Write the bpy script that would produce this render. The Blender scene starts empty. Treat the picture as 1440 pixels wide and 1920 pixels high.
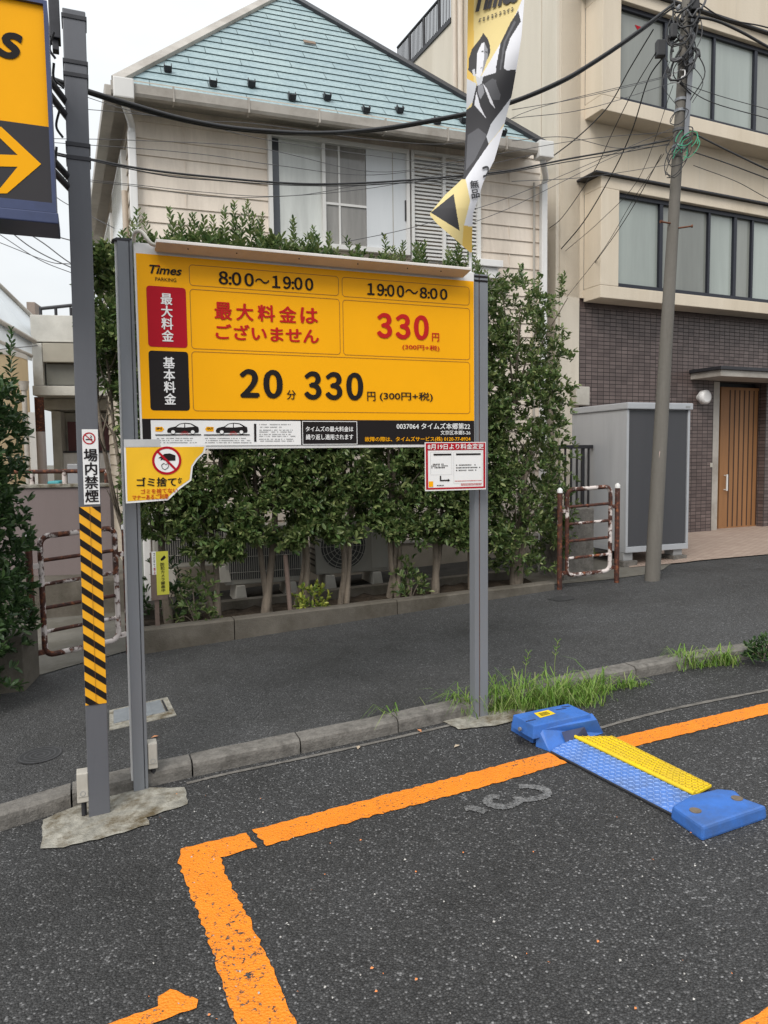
import bpy, bmesh, math, random
import numpy as np
from mathutils import Matrix, Vector
from math import radians, sin, cos, tan, pi, atan2, sqrt
random.seed(7); RNG = np.random.default_rng(11)
S = bpy.context.scene; COL = S.collection

# ------------------------------------------------------------ camera, sky, sun, exposure
CAM_Z = 1.514; F = 1385.0; PITCH = math.atan(105/1385); ROLL = -0.013
cd = bpy.data.cameras.new('camera'); cam = bpy.data.objects.new('camera', cd); COL.objects.link(cam)
cd.sensor_fit = 'HORIZONTAL'; cd.sensor_width = 36; cd.lens = F/1440*36; cd.clip_end = 2000; cd.clip_start = .05
CM = Matrix.Translation((0,0,CAM_Z)) @ Matrix.Rotation(pi/2-PITCH,4,'X') @ Matrix.Rotation(ROLL,4,'Z')
cam.matrix_world = CM; S.camera = cam
SUN_EL, SUN_AZ = radians(44), radians(203)      # azimuth clockwise from +Y
w = bpy.data.worlds.new('World'); S.world = w; w.use_nodes = True
nt = w.node_tree; nd = nt.nodes; lk = nt.links; bg = nd['Background']
sky = nd.new('ShaderNodeTexSky'); sky.sky_type = 'NISHITA'; sky.sun_disc = False
sky.sun_elevation = SUN_EL; sky.sun_rotation = SUN_AZ; sky.air_density = 1; sky.dust_density = 2
tc = nd.new('ShaderNodeTexCoord'); no = nd.new('ShaderNodeTexNoise'); no.inputs['Scale'].default_value = 1.6; no.inputs['Detail'].default_value = 5
mp = nd.new('ShaderNodeMapping'); mp.inputs['Scale'].default_value = (1,1,2.2); mp.inputs['Location'].default_value = (.4,.2,.1)
lk.new(tc.outputs['Generated'], mp.inputs[0]); lk.new(mp.outputs[0], no.inputs['Vector'])
cr = nd.new('ShaderNodeValToRGB'); cr.color_ramp.elements[0].position = .3; cr.color_ramp.elements[1].position = .62
cr.color_ramp.elements[0].color = (.72,.72,.72,1); cr.color_ramp.elements[1].color = (.96,.96,.96,1)
lk.new(no.outputs['Fac'], cr.inputs[0])
# cloud layer, brighter towards the zenith as an overcast sky is
sx = nd.new('ShaderNodeSeparateXYZ'); lk.new(tc.outputs['Generated'], sx.inputs[0])
zr_ = nd.new('ShaderNodeMapRange'); lk.new(sx.outputs['Z'], zr_.inputs['Value']); zr_.inputs['From Min'].default_value = 0; zr_.inputs['From Max'].default_value = 1; zr_.inputs['To Min'].default_value = 5.3; zr_.inputs['To Max'].default_value = 12.5
no2 = nd.new('ShaderNodeTexNoise'); no2.inputs['Scale'].default_value = 2.6; no2.inputs['Detail'].default_value = 6; lk.new(mp.outputs[0], no2.inputs['Vector'])
vr_ = nd.new('ShaderNodeMapRange'); lk.new(no2.outputs['Fac'], vr_.inputs['Value']); vr_.inputs['From Min'].default_value = .3; vr_.inputs['From Max'].default_value = .7; vr_.inputs['To Min'].default_value = .93; vr_.inputs['To Max'].default_value = 1.07
ml_ = nd.new('ShaderNodeMath'); ml_.operation = 'MULTIPLY'; lk.new(zr_.outputs[0], ml_.inputs[0]); lk.new(vr_.outputs[0], ml_.inputs[1])
vm_ = nd.new('ShaderNodeVectorMath'); vm_.operation = 'SCALE'; vm_.inputs[0].default_value = (.955,.985,1.0); lk.new(ml_.outputs[0], vm_.inputs['Scale'])
mx = nd.new('ShaderNodeMixRGB'); lk.new(cr.outputs[0], mx.inputs[0]); lk.new(sky.outputs[0], mx.inputs[1]); lk.new(vm_.outputs[0], mx.inputs[2])
lk.new(mx.outputs[0], bg.inputs[0]); bg.inputs[1].default_value = 0.1
sl = bpy.data.lights.new('sun','SUN'); sl.energy = 1.5; sl.angle = radians(28); sl.color = (1,.96,.9)
so = bpy.data.objects.new('sun', sl); COL.objects.link(so)
sd = Vector((sin(SUN_AZ)*cos(SUN_EL), cos(SUN_AZ)*cos(SUN_EL), sin(SUN_EL)))
so.rotation_euler = sd.to_track_quat('Z','Y').to_euler(); so.location = (0,0,12)
S.view_settings.view_transform = 'Standard'; S.view_settings.look = 'None'; S.view_settings.exposure = 0.5; S.view_settings.gamma = 1

# ------------------------------------------------------------ pixel measurements -> places
R3 = CM.to_3x3(); CP = Vector((0,0,CAM_Z))
def ray(px, py): return R3 @ Vector(((px-720)/F, -(py-960)/F, -1))
def at(px, py, d):
    r = ray(px,py); return CP + r*(d/r.y)
UD = (cos(radians(22)), sin(radians(22)))
def GU(u): return .05*(min(max(u,-6),6.0)-.2)+.012*min(max(u-6.0,0),8)     # the street climbs to the right
def G(x, y):
    return GU(x*UD[0]+y*UD[1])
def gnd(px, py, h=0.0):
    r = ray(px,py); lo, hi = .5, 60.
    for _ in range(60):
        m = (lo+hi)/2; p = CP + r*(m/r.y)
        if p.z > G(p.x,p.y)+h: lo = m
        else: hi = m
    return CP + r*(lo/r.y)
KH = .065
def street(px, py, h=0): return gnd(px, py, KH+h)
class Pl:
    """an upright plane: s along it, t up, n towards the viewer"""
    def __init__(s, o, phi):
        s.o = Vector(o); s.a = Vector((cos(phi),sin(phi),0)); s.nn = Vector((sin(phi),-cos(phi),0)); s.phi = phi
    def st(s, px, py, n=0):
        r = ray(px,py); o = s.o+s.nn*n; k = (o-CP).dot(s.nn)/r.dot(s.nn); p = CP+r*k-o
        return (p.dot(s.a), p.z)
    def P(s, a, t, n=0): return s.o+s.a*a+Vector((0,0,t))+s.nn*n
    def rect(s, TL, TR, BR, BL, n=0):
        a,b,c,d = [s.st(*p, n) for p in (TL,TR,BR,BL)]
        return ((a[0]+d[0])/2,(b[0]+c[0])/2,(d[1]+c[1])/2,(a[1]+b[1])/2)

# ------------------------------------------------------------ materials
MATS = {}
def _nodes(name):
    m = bpy.data.materials.new(name); m.use_nodes = True
    n = m.node_tree.nodes; return m, n, m.node_tree.links, n['Principled BSDF']
def N(n, t, **k):
    x = n.new(t)
    for a, b in k.items():
        if a in x.inputs: x.inputs[a].default_value = b
        else: setattr(x, a, b)
    return x
def ramp(n, lks, src, stops):
    r = n.new('ShaderNodeValToRGB'); e = r.color_ramp.elements
    while len(e) < len(stops): e.new(.5)
    for i, (p, c) in enumerate(stops):
        e[i].position = p; e[i].color = (c,c,c,1) if not hasattr(c,'__len__') else (*c,1)
    lks.new(src, r.inputs[0]); return r
def pm(name, col, rough=.6, metal=0, var=.12, scale=6, bump=0, bscale=60, spec=.5, streak=False, alpha=1, dirt=None, dirtamt=.5):
    """painted / plain surface with patchy variation, fine grain, optional stains of colour dirt"""
    if name in MATS: return MATS[name]
    m, n, l, b = _nodes(name); t = N(n,'ShaderNodeTexCoord')
    mpn = N(n,'ShaderNodeMapping'); l.new(t.outputs['Object'], mpn.inputs[0])
    if streak: mpn.inputs['Scale'].default_value = (1,1,.12)
    z = N(n,'ShaderNodeTexNoise', Scale=scale, Detail=6, Roughness=.65); l.new(mpn.outputs[0], z.inputs['Vector'])
    r = ramp(n,l,z.outputs['Fac'],[(.3,tuple(c*(1-var) for c in col)),(.7,tuple(min(1,c*(1+var)) for c in col))])
    out = r.outputs[0]
    if dirt:
        z2 = N(n,'ShaderNodeTexNoise', Scale=scale*.6, Detail=8, Roughness=.7); l.new(mpn.outputs[0], z2.inputs['Vector'])
        r2 = ramp(n,l,z2.outputs['Fac'],[(.46,0.),(.66,dirtamt)])
        mm = N(n,'ShaderNodeMixRGB'); l.new(r2.outputs[0], mm.inputs[0]); l.new(out, mm.inputs[1]); mm.inputs[2].default_value = (*dirt,1); out = mm.outputs[0]
    l.new(out, b.inputs['Base Color']); b.inputs['Roughness'].default_value = rough; b.inputs['Metallic'].default_value = metal
    b.inputs['Specular IOR Level'].default_value = spec
    if bump:
        z3 = N(n,'ShaderNodeTexNoise', Scale=bscale, Detail=4); l.new(t.outputs['Object'], z3.inputs['Vector'])
        bb = N(n,'ShaderNodeBump', Strength=bump, Distance=.01); l.new(z3.outputs['Fac'], bb.inputs['Height']); l.new(bb.outputs[0], b.inputs['Normal'])
    MATS[name] = m; return m

def asphalt_col(n, l, dark=.035, light=.09, fleck=.3, sc=95, lim=.9):
    t = N(n,'ShaderNodeTexCoord')
    v = N(n,'ShaderNodeTexVoronoi', Scale=sc); l.new(t.outputs['Object'], v.inputs['Vector'])
    sp = N(n,'ShaderNodeSeparateColor'); l.new(v.outputs['Color'], sp.inputs[0])
    r = ramp(n,l,sp.outputs[0],[(0,dark),(.6,dark*1.35),(.86,light),(lim,fleck*.55),(1,fleck)])
    r.color_ramp.elements[3].position = lim+.05
    d = ramp(n,l,v.outputs['Distance'],[(.28,1.),(.75,.45)])
    m1 = N(n,'ShaderNodeMixRGB', blend_type='MULTIPLY'); m1.inputs[0].default_value = 1; l.new(r.outputs[0], m1.inputs[1]); l.new(d.outputs[0], m1.inputs[2])
    z = N(n,'ShaderNodeTexNoise', Scale=1.3, Detail=7, Roughness=.7); l.new(t.outputs['Object'], z.inputs['Vector'])
    zb = N(n,'ShaderNodeTexNoise', Scale=.55, Detail=4, Roughness=.6, Distortion=.6); l.new(t.outputs['Object'], zb.inputs['Vector'])
    za = N(n,'ShaderNodeMath', operation='ADD'); l.new(z.outputs['Fac'], za.inputs[0]); l.new(zb.outputs['Fac'], za.inputs[1])
    zh = N(n,'ShaderNodeMath', operation='MULTIPLY'); l.new(za.outputs[0], zh.inputs[0]); zh.inputs[1].default_value = .5
    zr = ramp(n,l,zh.outputs[0],[(.36,(.66,.65,.64)),(.5,(.98,.97,.97)),(.66,(1.25,1.25,1.27))])
    m2 = N(n,'ShaderNodeMixRGB', blend_type='MULTIPLY'); m2.inputs[0].default_value = 1; l.new(m1.outputs[0], m2.inputs[1]); l.new(zr.outputs[0], m2.inputs[2])
    return t, v, m2.outputs[0], z
def asphalt(name, bumpd=.012, **k):
    m, n, l, b = _nodes(name); t, v, c, z = asphalt_col(n,l,**k)
    l.new(c, b.inputs['Base Color']); b.inputs['Specular IOR Level'].default_value = .35
    rr = ramp(n,l,z.outputs['Fac'],[(.3,.55),(.7,.8)]); l.new(rr.outputs[0], b.inputs['Roughness'])
    bb = N(n,'ShaderNodeBump', Strength=.9, Distance=bumpd, invert=True); l.new(v.outputs['Distance'], bb.inputs['Height']); l.new(bb.outputs[0], b.inputs['Normal'])
    return m
M_STREET = asphalt('street_asphalt', .006, dark=.058, light=.105, fleck=.22, sc=135, lim=.9)
M_LOT = asphalt('lot_asphalt', .006, dark=.042, light=.078, fleck=.30, sc=140, lim=.92)
def paint(name, col, wear_lo, wear_hi, chip=38):
    """road paint worn through to the asphalt in chips"""
    m, n, l, b = _nodes(name); t, v, c, z = asphalt_col(n,l,dark=.04,light=.078,fleck=.34,sc=125,lim=.92)
    z1 = N(n,'ShaderNodeTexNoise', Scale=chip, Detail=5, Roughness=.7); l.new(t.outputs['Object'], z1.inputs['Vector'])
    z2 = N(n,'ShaderNodeTexNoise', Scale=2.2, Detail=3); l.new(t.outputs['Object'], z2.inputs['Vector'])
    ad = N(n,'ShaderNodeMath', operation='ADD'); l.new(z1.outputs['Fac'], ad.inputs[0])
    sc = N(n,'ShaderNodeMath', operation='MULTIPLY'); l.new(z2.outputs['Fac'], sc.inputs[0]); sc.inputs[1].default_value = .25; l.new(sc.outputs[0], ad.inputs[1])
    f = ramp(n,l,ad.outputs[0],[(wear_lo,1.),(wear_hi,0.)])
    z4 = N(n,'ShaderNodeTexNoise', Scale=9, Detail=6); l.new(t.outputs['Object'], z4.inputs['Vector'])
    pc = ramp(n,l,z4.outputs['Fac'],[(.3,tuple(x*.86 for x in col)),(.7,col)])
    mm = N(n,'ShaderNodeMixRGB'); l.new(f.outputs[0], mm.inputs[0]); l.new(c, mm.inputs[1]); l.new(pc.outputs[0], mm.inputs[2])
    l.new(mm.outputs[0], b.inputs['Base Color']); b.inputs['Roughness'].default_value = .6
    bb = N(n,'ShaderNodeBump', Strength=.5, Distance=.008, invert=True); l.new(v.outputs['Distance'], bb.inputs['Height']); l.new(bb.outputs[0], b.inputs['Normal'])
    return m
M_ORANGE = paint('orange_paint', (.86,.25,.010), .70, .755, 60)
M_FADED = paint('faded_white_paint', (.26,.26,.26), .44, .78, 70)
def concrete(name, col, dirt=(.12,.1,.07), amt=.6, scale=5):
    return pm(name, col, .85, 0, .22, scale, .5, 90, .3, False, 1, dirt, amt)
M_KERB = concrete('kerb_concrete', (.165,.153,.138), (.085,.078,.07), .85, 26)
M_PATCH = pm('patch_concrete', (.29,.275,.235), .85, 0, .4, 16, .6, 90, .3, False, 1, (.1,.075,.04), 1.0)
M_PLANT = concrete('planter_concrete', (.13,.115,.095), (.06,.05,.035), .7, 4)
M_PAVE = concrete('side_concrete', (.15,.14,.12), (.08,.07,.05), .7, 3)
M_SOIL = pm('soil', (.05,.038,.028), .95, 0, .5, 14, .8, 60, .1)
M_STEEL = pm('grey_steel_paint', (.115,.118,.132), .42, 0, .07, 5, .05, 30, .5, True, 1, (.08,.08,.088), .5)
M_STEEL2 = pm('pale_steel_paint', (.2,.21,.228), .42, .1, .07, 5, .04, 30, .5, True, 1, (.15,.15,.155), .5)
M_RUSTLINE = pm('rusty_seam', (.13,.045,.02), .8, 0, .4, 40)
M_DARK = pm('dark_metal', (.035,.035,.04), .5, .3, .2, 20)
M_BLACK = pm('black_print', (.013,.010,.010), .6, 0, .1, 6, spec=.18)
M_WHITEP = pm('white_print', (.8,.79,.78), .45, 0, .03, 4)
M_WHITE = pm('white_paint', (.74,.73,.72), .4, 0, .05, 5, 0, 60, .5, True, 1, (.5,.47,.42), .4)
M_YELLOW = pm('sign_yellow', (.92,.415,.002), .45, 0, .03, 3, .03, 4, .15)
M_YELLOW2 = pm('notice_yellow', (.88,.5,.01), .4, 0, .05, 6, .05, 14)
M_TAPE = pm('tape_yellow', (.84,.4,.012), .45, 0, .08, 12, .05, 40)
M_RED = pm('red_print', (.42,.004,.016), .6, 0, .06, 5, spec=.18)
M_REDT = pm('red_text_print', (.5,.012,.012), .6, 0, .05, 5, spec=.18)
M_LINE = pm('cell_line_print', (.25,.1,.01), .5, 0, .1, 10)
M_GREY = pm('grey_print', (.3,.3,.3), .5, 0, .1, 10)
M_BOX = pm('beige_plastic', (.46,.43,.38), .5, 0, .08, 8, 0, 60, .5, False, 1, (.3,.27,.22), .4)
M_NAVY = pm('sign_blue_frame', (.05,.065,.14), .35, .2, .15, 5, 0, 60, .5, False, 1, (.03,.035,.06), .5)
M_FRAMEBLUE = pm('sign_side_frame', (.17,.19,.29), .35, .2, .1, 5)
M_CABLE = pm('cable_rubber', (.018,.018,.02), .55, 0, .2, 20)
M_CABLEG = pm('cable_grey', (.07,.07,.075), .6, 0, .3, 20)
M_GREEN = pm('green_wire', (.03,.3,.16), .5, 0, .2, 20)
M_WOOD = None

# ------------------------------------------------------------ mesh builder
class MB:
    def __init__(s): s.v = []; s.f = []; s.sm = []
    def add(s, vs, fs, smooth=False):
        o = len(s.v); s.v += [tuple(x) for x in vs]; s.f += [tuple(i+o for i in f) for f in fs]; s.sm += [smooth]*len(fs); return s
    def box(s, c, ax, ay, az):
        """c centre, ax ay az half-extent vectors"""
        c, ax, ay, az = map(Vector,(c,ax,ay,az))
        vs = [c+ax*i+ay*j+az*k for i in (-1,1) for j in (-1,1) for k in (-1,1)]
        return s.add(vs, [(0,1,3,2),(4,6,7,5),(0,4,5,1),(2,3,7,6),(0,2,6,4),(1,5,7,3)])
    def abox(s, x0,x1,y0,y1,z0,z1): return s.box(((x0+x1)/2,(y0+y1)/2,(z0+z1)/2),((x1-x0)/2,0,0),(0,(y1-y0)/2,0),(0,0,(z1-z0)/2))
    def pbox(s, pl, s0,s1,t0,t1,n0,n1):
        return s.box(pl.P((s0+s1)/2,(t0+t1)/2,(n0+n1)/2), pl.a*((s1-s0)/2), pl.nn*((n1-n0)/2), Vector((0,0,(t1-t0)/2)))
    def quad(s, *p): return s.add(p, [tuple(range(len(p)))])
    def hexa(s, bot, top):
        n = len(bot); return s.add(list(bot)+list(top), [tuple(range(n))[::-1], tuple(range(n,2*n))]+[(i,(i+1)%n,n+(i+1)%n,n+i) for i in range(n)])
    def tube(s, pts, r, n=8, cap=True, r1=None):
        pts = [Vector(p) for p in pts]; m = len(pts); rings = []; up = Vector((0,0,1)); prev = None
        for i, p in enumerate(pts):
            d = (pts[min(i+1,m-1)]-pts[max(i-1,0)]).normalized()
            if prev is None:
                a = d.cross(up) if abs(d.z) < .95 else d.cross(Vector((1,0,0)))
            else: a = prev - d*prev.dot(d)
            if a.length < 1e-6: a = d.orthogonal()
            a.normalize(); prev = a; b = d.cross(a)
            rr = r[i] if hasattr(r,'__len__') else (r if r1 is None else r+(r1-r)*i/(m-1))
            rings += [p+(a*cos(2*pi*k/n)+b*sin(2*pi*k/n))*rr for k in range(n)]
        fs = [(i*n+k, i*n+(k+1)%n, (i+1)*n+(k+1)%n, (i+1)*n+k) for i in range(m-1) for k in range(n)]
        s.add(rings, fs, True)
        if cap: s.add(rings[:n], [tuple(range(n))[::-1]]); s.add(rings[-n:], [tuple(range(n))])
        return s
    def disc(s, c, a, b, r, n=24, r0=0):
        c, a, b = Vector(c), Vector(a), Vector(b)
        o = [c+(a*cos(2*pi*k/n)+b*sin(2*pi*k/n))*r for k in range(n)]
        if not r0: return s.add(o, [tuple(range(n))])
        i = [c+(a*cos(2*pi*k/n)+b*sin(2*pi*k/n))*r0 for k in range(n)]
        return s.add(o+i, [(k,(k+1)%n,n+(k+1)%n,n+k) for k in range(n)])
    def cyl(s, c, axis, r, h, n=20, r1=None):
        c = Vector(c); ax = Vector(axis).normalized()
        return s.tube([c, c+ax*h], r, n, True, r1)
ORG = {}
def link(o, parent):
    COL.objects.link(o)
    if parent is not None: o.parent = parent
def mesh_obj(name, me, parent=None, mat=None, base=None):
    o = bpy.data.objects.new(name, me)
    if mat is not None:
        for mm in (mat if isinstance(mat,(list,tuple)) else [mat]): me.materials.append(mm)
    if parent is None:
        if base is None:
            co = np.empty(len(me.vertices)*3); me.vertices.foreach_get('co',co); co = co.reshape(-1,3)
            mn, mxx = co.min(0), co.max(0); base = Vector(((mn[0]+mxx[0])/2,(mn[1]+mxx[1])/2,mn[2]))
        org = Vector(base); o.location = org
    else: org = ORG[parent.name]
    me.transform(Matrix.Translation(-org)); link(o, parent); ORG[o.name] = org.copy()
    return o
def build(mb, name, mat, parent=None, bevel=0, base=None, seg=2, smooth=False):
    me = bpy.data.meshes.new(name); me.from_pydata([tuple(v) for v in mb.v], [], mb.f)
    me.polygons.foreach_set('use_smooth', [bool(x or smooth) for x in mb.sm]); me.update()
    bm = bmesh.new(); bm.from_mesh(me)
    if bevel:
        bmesh.ops.remove_doubles(bm, verts=bm.verts, dist=1e-5)
        es = [e for e in bm.edges if len(e.link_faces) == 2 and e.calc_face_angle(0) > .5]
        bmesh.ops.bevel(bm, geom=es, offset=bevel, segments=seg, affect='EDGES', profile=.6, clamp_overlap=True)
    bm.to_mesh(me); bm.free()
    return mesh_obj(name, me, parent, mat, base)
def tag(o, label, cat, group=None, kind=None):
    o['label'] = label; o['category'] = cat
    if group: o['group'] = group
    if kind: o['kind'] = kind
    return o
def thing(name, label, cat, loc, group=None):
    o = bpy.data.objects.new(name, None); o.empty_display_size = .1; o.location = Vector(loc); COL.objects.link(o); ORG[o.name] = Vector(loc)
    return tag(o, label, cat, group)
def struct(o): o['kind'] = 'structure'; return o
def copy_tree(o, parent=None):
    c = o.copy(); COL.objects.link(c); ORG[c.name] = ORG[o.name].copy()
    if parent is not None: c.parent = parent
    for ch in list(o.children): copy_tree(ch, c)
    return c
def smooth_path(pts, k=8):
    pts = [Vector(p) for p in pts]; out = []
    P = [pts[0]*2-pts[1]]+pts+[pts[-1]*2-pts[-2]]
    for i in range(1, len(P)-2):
        for j in range(k):
            t = j/k; a,b,c,d = P[i-1],P[i],P[i+1],P[i+2]
            out.append(.5*((2*b)+(c-a)*t+(2*a-5*b+4*c-d)*t*t+(3*b-a-3*c+d)*t**3))
    return out+[pts[-1]]
# lettering: flat printed shapes
def text_mesh(body, off=0., res=3, shear=0., line=1.0, cs=1.0):
    c = bpy.data.curves.new('t','FONT'); c.body = body; c.size = 1; c.offset = off; c.resolution_u = res; c.shear = shear
    c.space_line = line; c.space_character = cs; c.align_x = 'CENTER' if '\n' in body else 'LEFT'
    o = bpy.data.objects.new('t', c); COL.objects.link(o); bpy.context.view_layer.update()
    me = bpy.data.meshes.new_from_object(o.evaluated_get(bpy.context.evaluated_depsgraph_get()))
    bpy.data.objects.remove(o); bpy.data.curves.remove(c); me.materials.clear(); return me
def text(parent, body, pl, r, mat, n=.003, off=.02, res=3, shear=0., line=1.0, name='lettering', mapf=None, cs=1.0, wide=False):
    if wide: body = ''.join(chr(ord(ch)+0xfee0) if ch in '0123456789' else ch for ch in body); cs = .61 if ':' in body else .56
    cjk = any(ord(ch) > 0x2fff for ch in body)
    me = text_mesh(body, 0 if cjk else off, res, shear, line, cs)
    co = np.empty(len(me.vertices)*3); me.vertices.foreach_get('co',co); co = co.reshape(-1,3)
    mn, mxx = co.min(0), co.max(0); sz = np.maximum(mxx-mn,1e-6)
    fs = [tuple(p.vertices) for p in me.polygons]; bpy.data.meshes.remove(me)
    rows = body.count('\n')+1; em = sz[1]/rows if rows > 1 else sz[1]
    d = em*off*.95 if cjk else 0
    sh = [(0,0)] if not d else [(0,0),(d,0),(-d,0),(0,d*.6),(0,-d*.6),(d*.7,d*.5),(-d*.7,-d*.5)]
    mb = MB(); lo = mn-d; szz = sz+2*d
    for q,(dx,dy) in enumerate(sh):
        f = (co+np.array((dx,dy,0))-lo)/szz
        vs = []
        for i in range(len(co)):
            a, t = r[0]+f[i,0]*(r[1]-r[0]), r[2]+f[i,1]*(r[3]-r[2])
            vs.append(mapf(a,t)+npl.nn*(q*.00012) if mapf else pl.P(a,t,n+q*.00012))
        mb.add(vs, fs)
    return build(mb, name, mat, parent)
def poly(parent, name, polys, pl, mat, n=.003, mapf=None):
    mb = MB()
    for p in polys:
        mb.quad(*[(mapf(*q) if mapf else pl.P(*pl.st(*q,n),n)) for q in p])
    return build(mb, name, mat, parent)
def rrect(s0,s1,t0,t1,r,k=5):
    o = []
    for cx,cy,a0 in ((s1-r,t1-r,0),(s0+r,t1-r,90),(s0+r,t0+r,180),(s1-r,t0+r,270)):
        o += [(cx+r*cos(radians(a0+90*i/k)), cy+r*sin(radians(a0+90*i/k))) for i in range(k+1)]
    return o
def panel(parent, name, pl, r, mat, n, rad=0):
    mb = MB(); mb.quad(*[pl.P(a,t,n) for a,t in (rrect(*r,rad) if rad else ((r[0],r[2]),(r[1],r[2]),(r[1],r[3]),(r[0],r[3])))])
    return build(mb, name, mat, parent)
def ring(mb, pl, r, rad, wd, n):
    a = rrect(*r,rad); b = rrect(r[0]+wd,r[1]-wd,r[2]+wd,r[3]-wd,max(rad-wd,.001)); k = len(a)
    mb.add([pl.P(*p,n) for p in a+b], [(i,(i+1)%k,k+(i+1)%k,k+i) for i in range(k)])
def hash2(i, j): return (sin(i*127.1+j*311.7)*43758.5453)%1

# ------------------------------------------------------------ ground, lot, street, kerb
V_D = (-UD[1], UD[0])
def uv(p): return (p[0]*UD[0]+p[1]*UD[1], p[0]*V_D[0]+p[1]*V_D[1])
def xy(u, v): return (u*UD[0]+v*V_D[0], u*UD[1]+v*V_D[1])
mb = MB(); mb.quad((-400,-400,-1.2),(400,-400,-1.2),(400,400,-1.2),(-400,400,-1.2))
g = build(mb,'ground',M_PAVE); struct(g)
kp = [uv(gnd(*p)) for p in ((0,1552),(150,1510),(275,1474),(400,1448),(560,1413),(700,1385),(850,1352),(1000,1315),(1110,1288),(1280,1258),(1440,1222))]
kp = [(kp[0][0]-1.2,kp[0][1]+(kp[0][1]-kp[2][1])*1.2/(kp[2][0]-kp[0][0])*1.0)]+kp
kp = [(kp[0][0]-7,kp[0][1])]+kp+[(kp[-1][0]+10,kp[-1][1]-.3)]
KU = np.array([p[0] for p in kp]); KV = np.array([p[1] for p in kp])
kv = np.convolve(np.pad(KV,1,'edge'),[.25,.5,.25],'valid')
def kerb_v(u): return float(np.interp(u,KU,kv))
us = np.concatenate([np.linspace(KU[0],-1.5,6),np.linspace(-1.3,7,40),np.linspace(7.5,KU[-1],8)])
def sheet(v0f, v1f, h, nv=2):
    mb = MB(); vs = []
    for u in us:
        for j in range(nv+1):
            a, b = v0f(u), v1f(u); v = a+(b-a)*j/nv; x, y = xy(u,v); vs.append((x,y,GU(u)+h))
    k = nv+1
    return mb.add(vs,[(i*k+j,(i+1)*k+j,(i+1)*k+j+1,i*k+j+1) for i in range(len(us)-1) for j in range(nv)])
struct(build(sheet(lambda u:-14, lambda u:kerb_v(u)+.06, 0),'parking_lot',M_LOT))
struct(build(sheet(lambda u:kerb_v(u)+.05, lambda u:34, KH),'street',M_STREET))
# kerb stones, one run with open joints
jt = [uv(gnd(360,1453))[0], uv(gnd(563,1412))[0]]; L = jt[1]-jt[0]
mb = MB(); u0 = jt[0]-L*14
prof = [(0,-.05),(0,.045),(.004,.062),(.018,.072),(.105,.074),(.118,.066),(.118,-.05)]
for i in range(40):
    a, b = u0+i*L+.004, u0+(i+1)*L-.004
    if a < KU[0] or b > KU[-1]: continue
    vs = []; ks = np.linspace(a,b,5); jit = random.uniform(-.004,.004)
    for u in ks:
        for dv, h in prof:
            x, y = xy(u, kerb_v(u)+dv+jit); vs.append((x,y,GU(u)+h+random.uniform(-.0015,.0015)))
    k = len(prof); n5 = len(ks)
    mb.add(vs, [(p*k+q,(p+1)*k+q,(p+1)*k+q+1,p*k+q+1) for p in range(n5-1) for q in range(k-1)]+[tuple(range(k)),tuple(range((n5-1)*k,n5*k))[::-1]])
struct(build(mb,'kerb',M_KERB))
def ragged(pts, amp, step, seed=0):
    """outline with a ragged edge, in ground metres"""
    rr = random.Random(seed); out = []
    for i in range(len(pts)):
        a, b = Vector(pts[i]), Vector(pts[(i+1)%len(pts)]); d = (b-a); n = max(1,int(d.length/step)); pn = Vector((-d.y,d.x)).normalized() if d.length > 0 else Vector((0,0))
        for j in range(n):
            out.append(a+d*(j/n)+pn*rr.uniform(-amp,amp))
    return out
def gpoly(name, plists, mat, h, amp=.006, step=.02, fn=gnd, dens=None):
    bm = bmesh.new()
    for si, pl in enumerate(plists):
        p2 = [Vector(fn(*p)[:2]) for p in pl]
        vs = [bm.verts.new((q.x,q.y,G(q.x,q.y)+h)) for q in ragged(p2,amp,step,si)]
        try: bm.faces.new(vs)
        except ValueError: pass
    bmesh.ops.triangulate(bm, faces=bm.faces)
    me = bpy.data.meshes.new(name); bm.to_mesh(me); bm.free(); me.update()
    for p in me.polygons: 
        if p.normal.z < 0: p.flip()
    return struct(mesh_obj(name, me, None, mat))
gpoly('parking_line',[[(335,1620),(339,1593),(459,1564),(482,1590),(413,1609),(425,1645),(470,1730),(560,1930),(450,1940),(400,1790)]],M_ORANGE,.004)
gpoly('parking_line',[[(473,1558),(700,1498),(1029,1412),(1062,1431),(880,1484),(700,1531),(501,1587)]],M_ORANGE,.004)
gpoly('parking_line',[[(1130,1390),(1440,1319),(1560,1293),(1560,1318),(1440,1340),(1180,1403)]],M_ORANGE,.004,.004)
gpoly('painted_number',[[(150,1945),(207,1920),(297,1889),(297,1872),(320,1856),(369,1877),(368,1891),(293,1918),(230,1945)]],M_ORANGE,.004,.004)
gpoly('parking_line',[[(1388,1925),(1442,1888),(1500,1860),(1560,1900),(1500,1960)]],M_ORANGE,.004)
mb = MB()
def strip(pts, w0, mat, name, h, fn=gnd):
    p = [fn(*q) for q in pts]; vs = []; rr = random.Random(3)
    q = smooth_path(p,14)
    for i in range(len(q)):
        d = (q[min(i+1,len(q)-1)]-q[max(i-1,0)]).normalized(); n = Vector((-d.y,d.x,0)); ww = w0*rr.uniform(.75,1.15)
        for sgn in (-1,1): a = q[i]+n*ww*sgn; vs.append((a.x,a.y,G(a.x,a.y)+h))
    mb = MB(); mb.add(vs,[(2*i,2*i+1,2*i+3,2*i+2) for i in range(len(q)-1)])
    return struct(build(mb,name,mat))
zz = lambda l: [(700+a/3.27,1200+b/3.27) for a,b in l]
strip(zz([(775,968),(725,965),(700,990),(722,1015),(790,1028),(850,1018),(890,990),(884,966)]),.02,M_FADED,'painted_number',.004)
strip(zz([(884,992),(960,982),(1035,968),(1068,945),(1040,918),(960,903),(892,903)]),.02,M_FADED,'painted_number',.0045)
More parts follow.
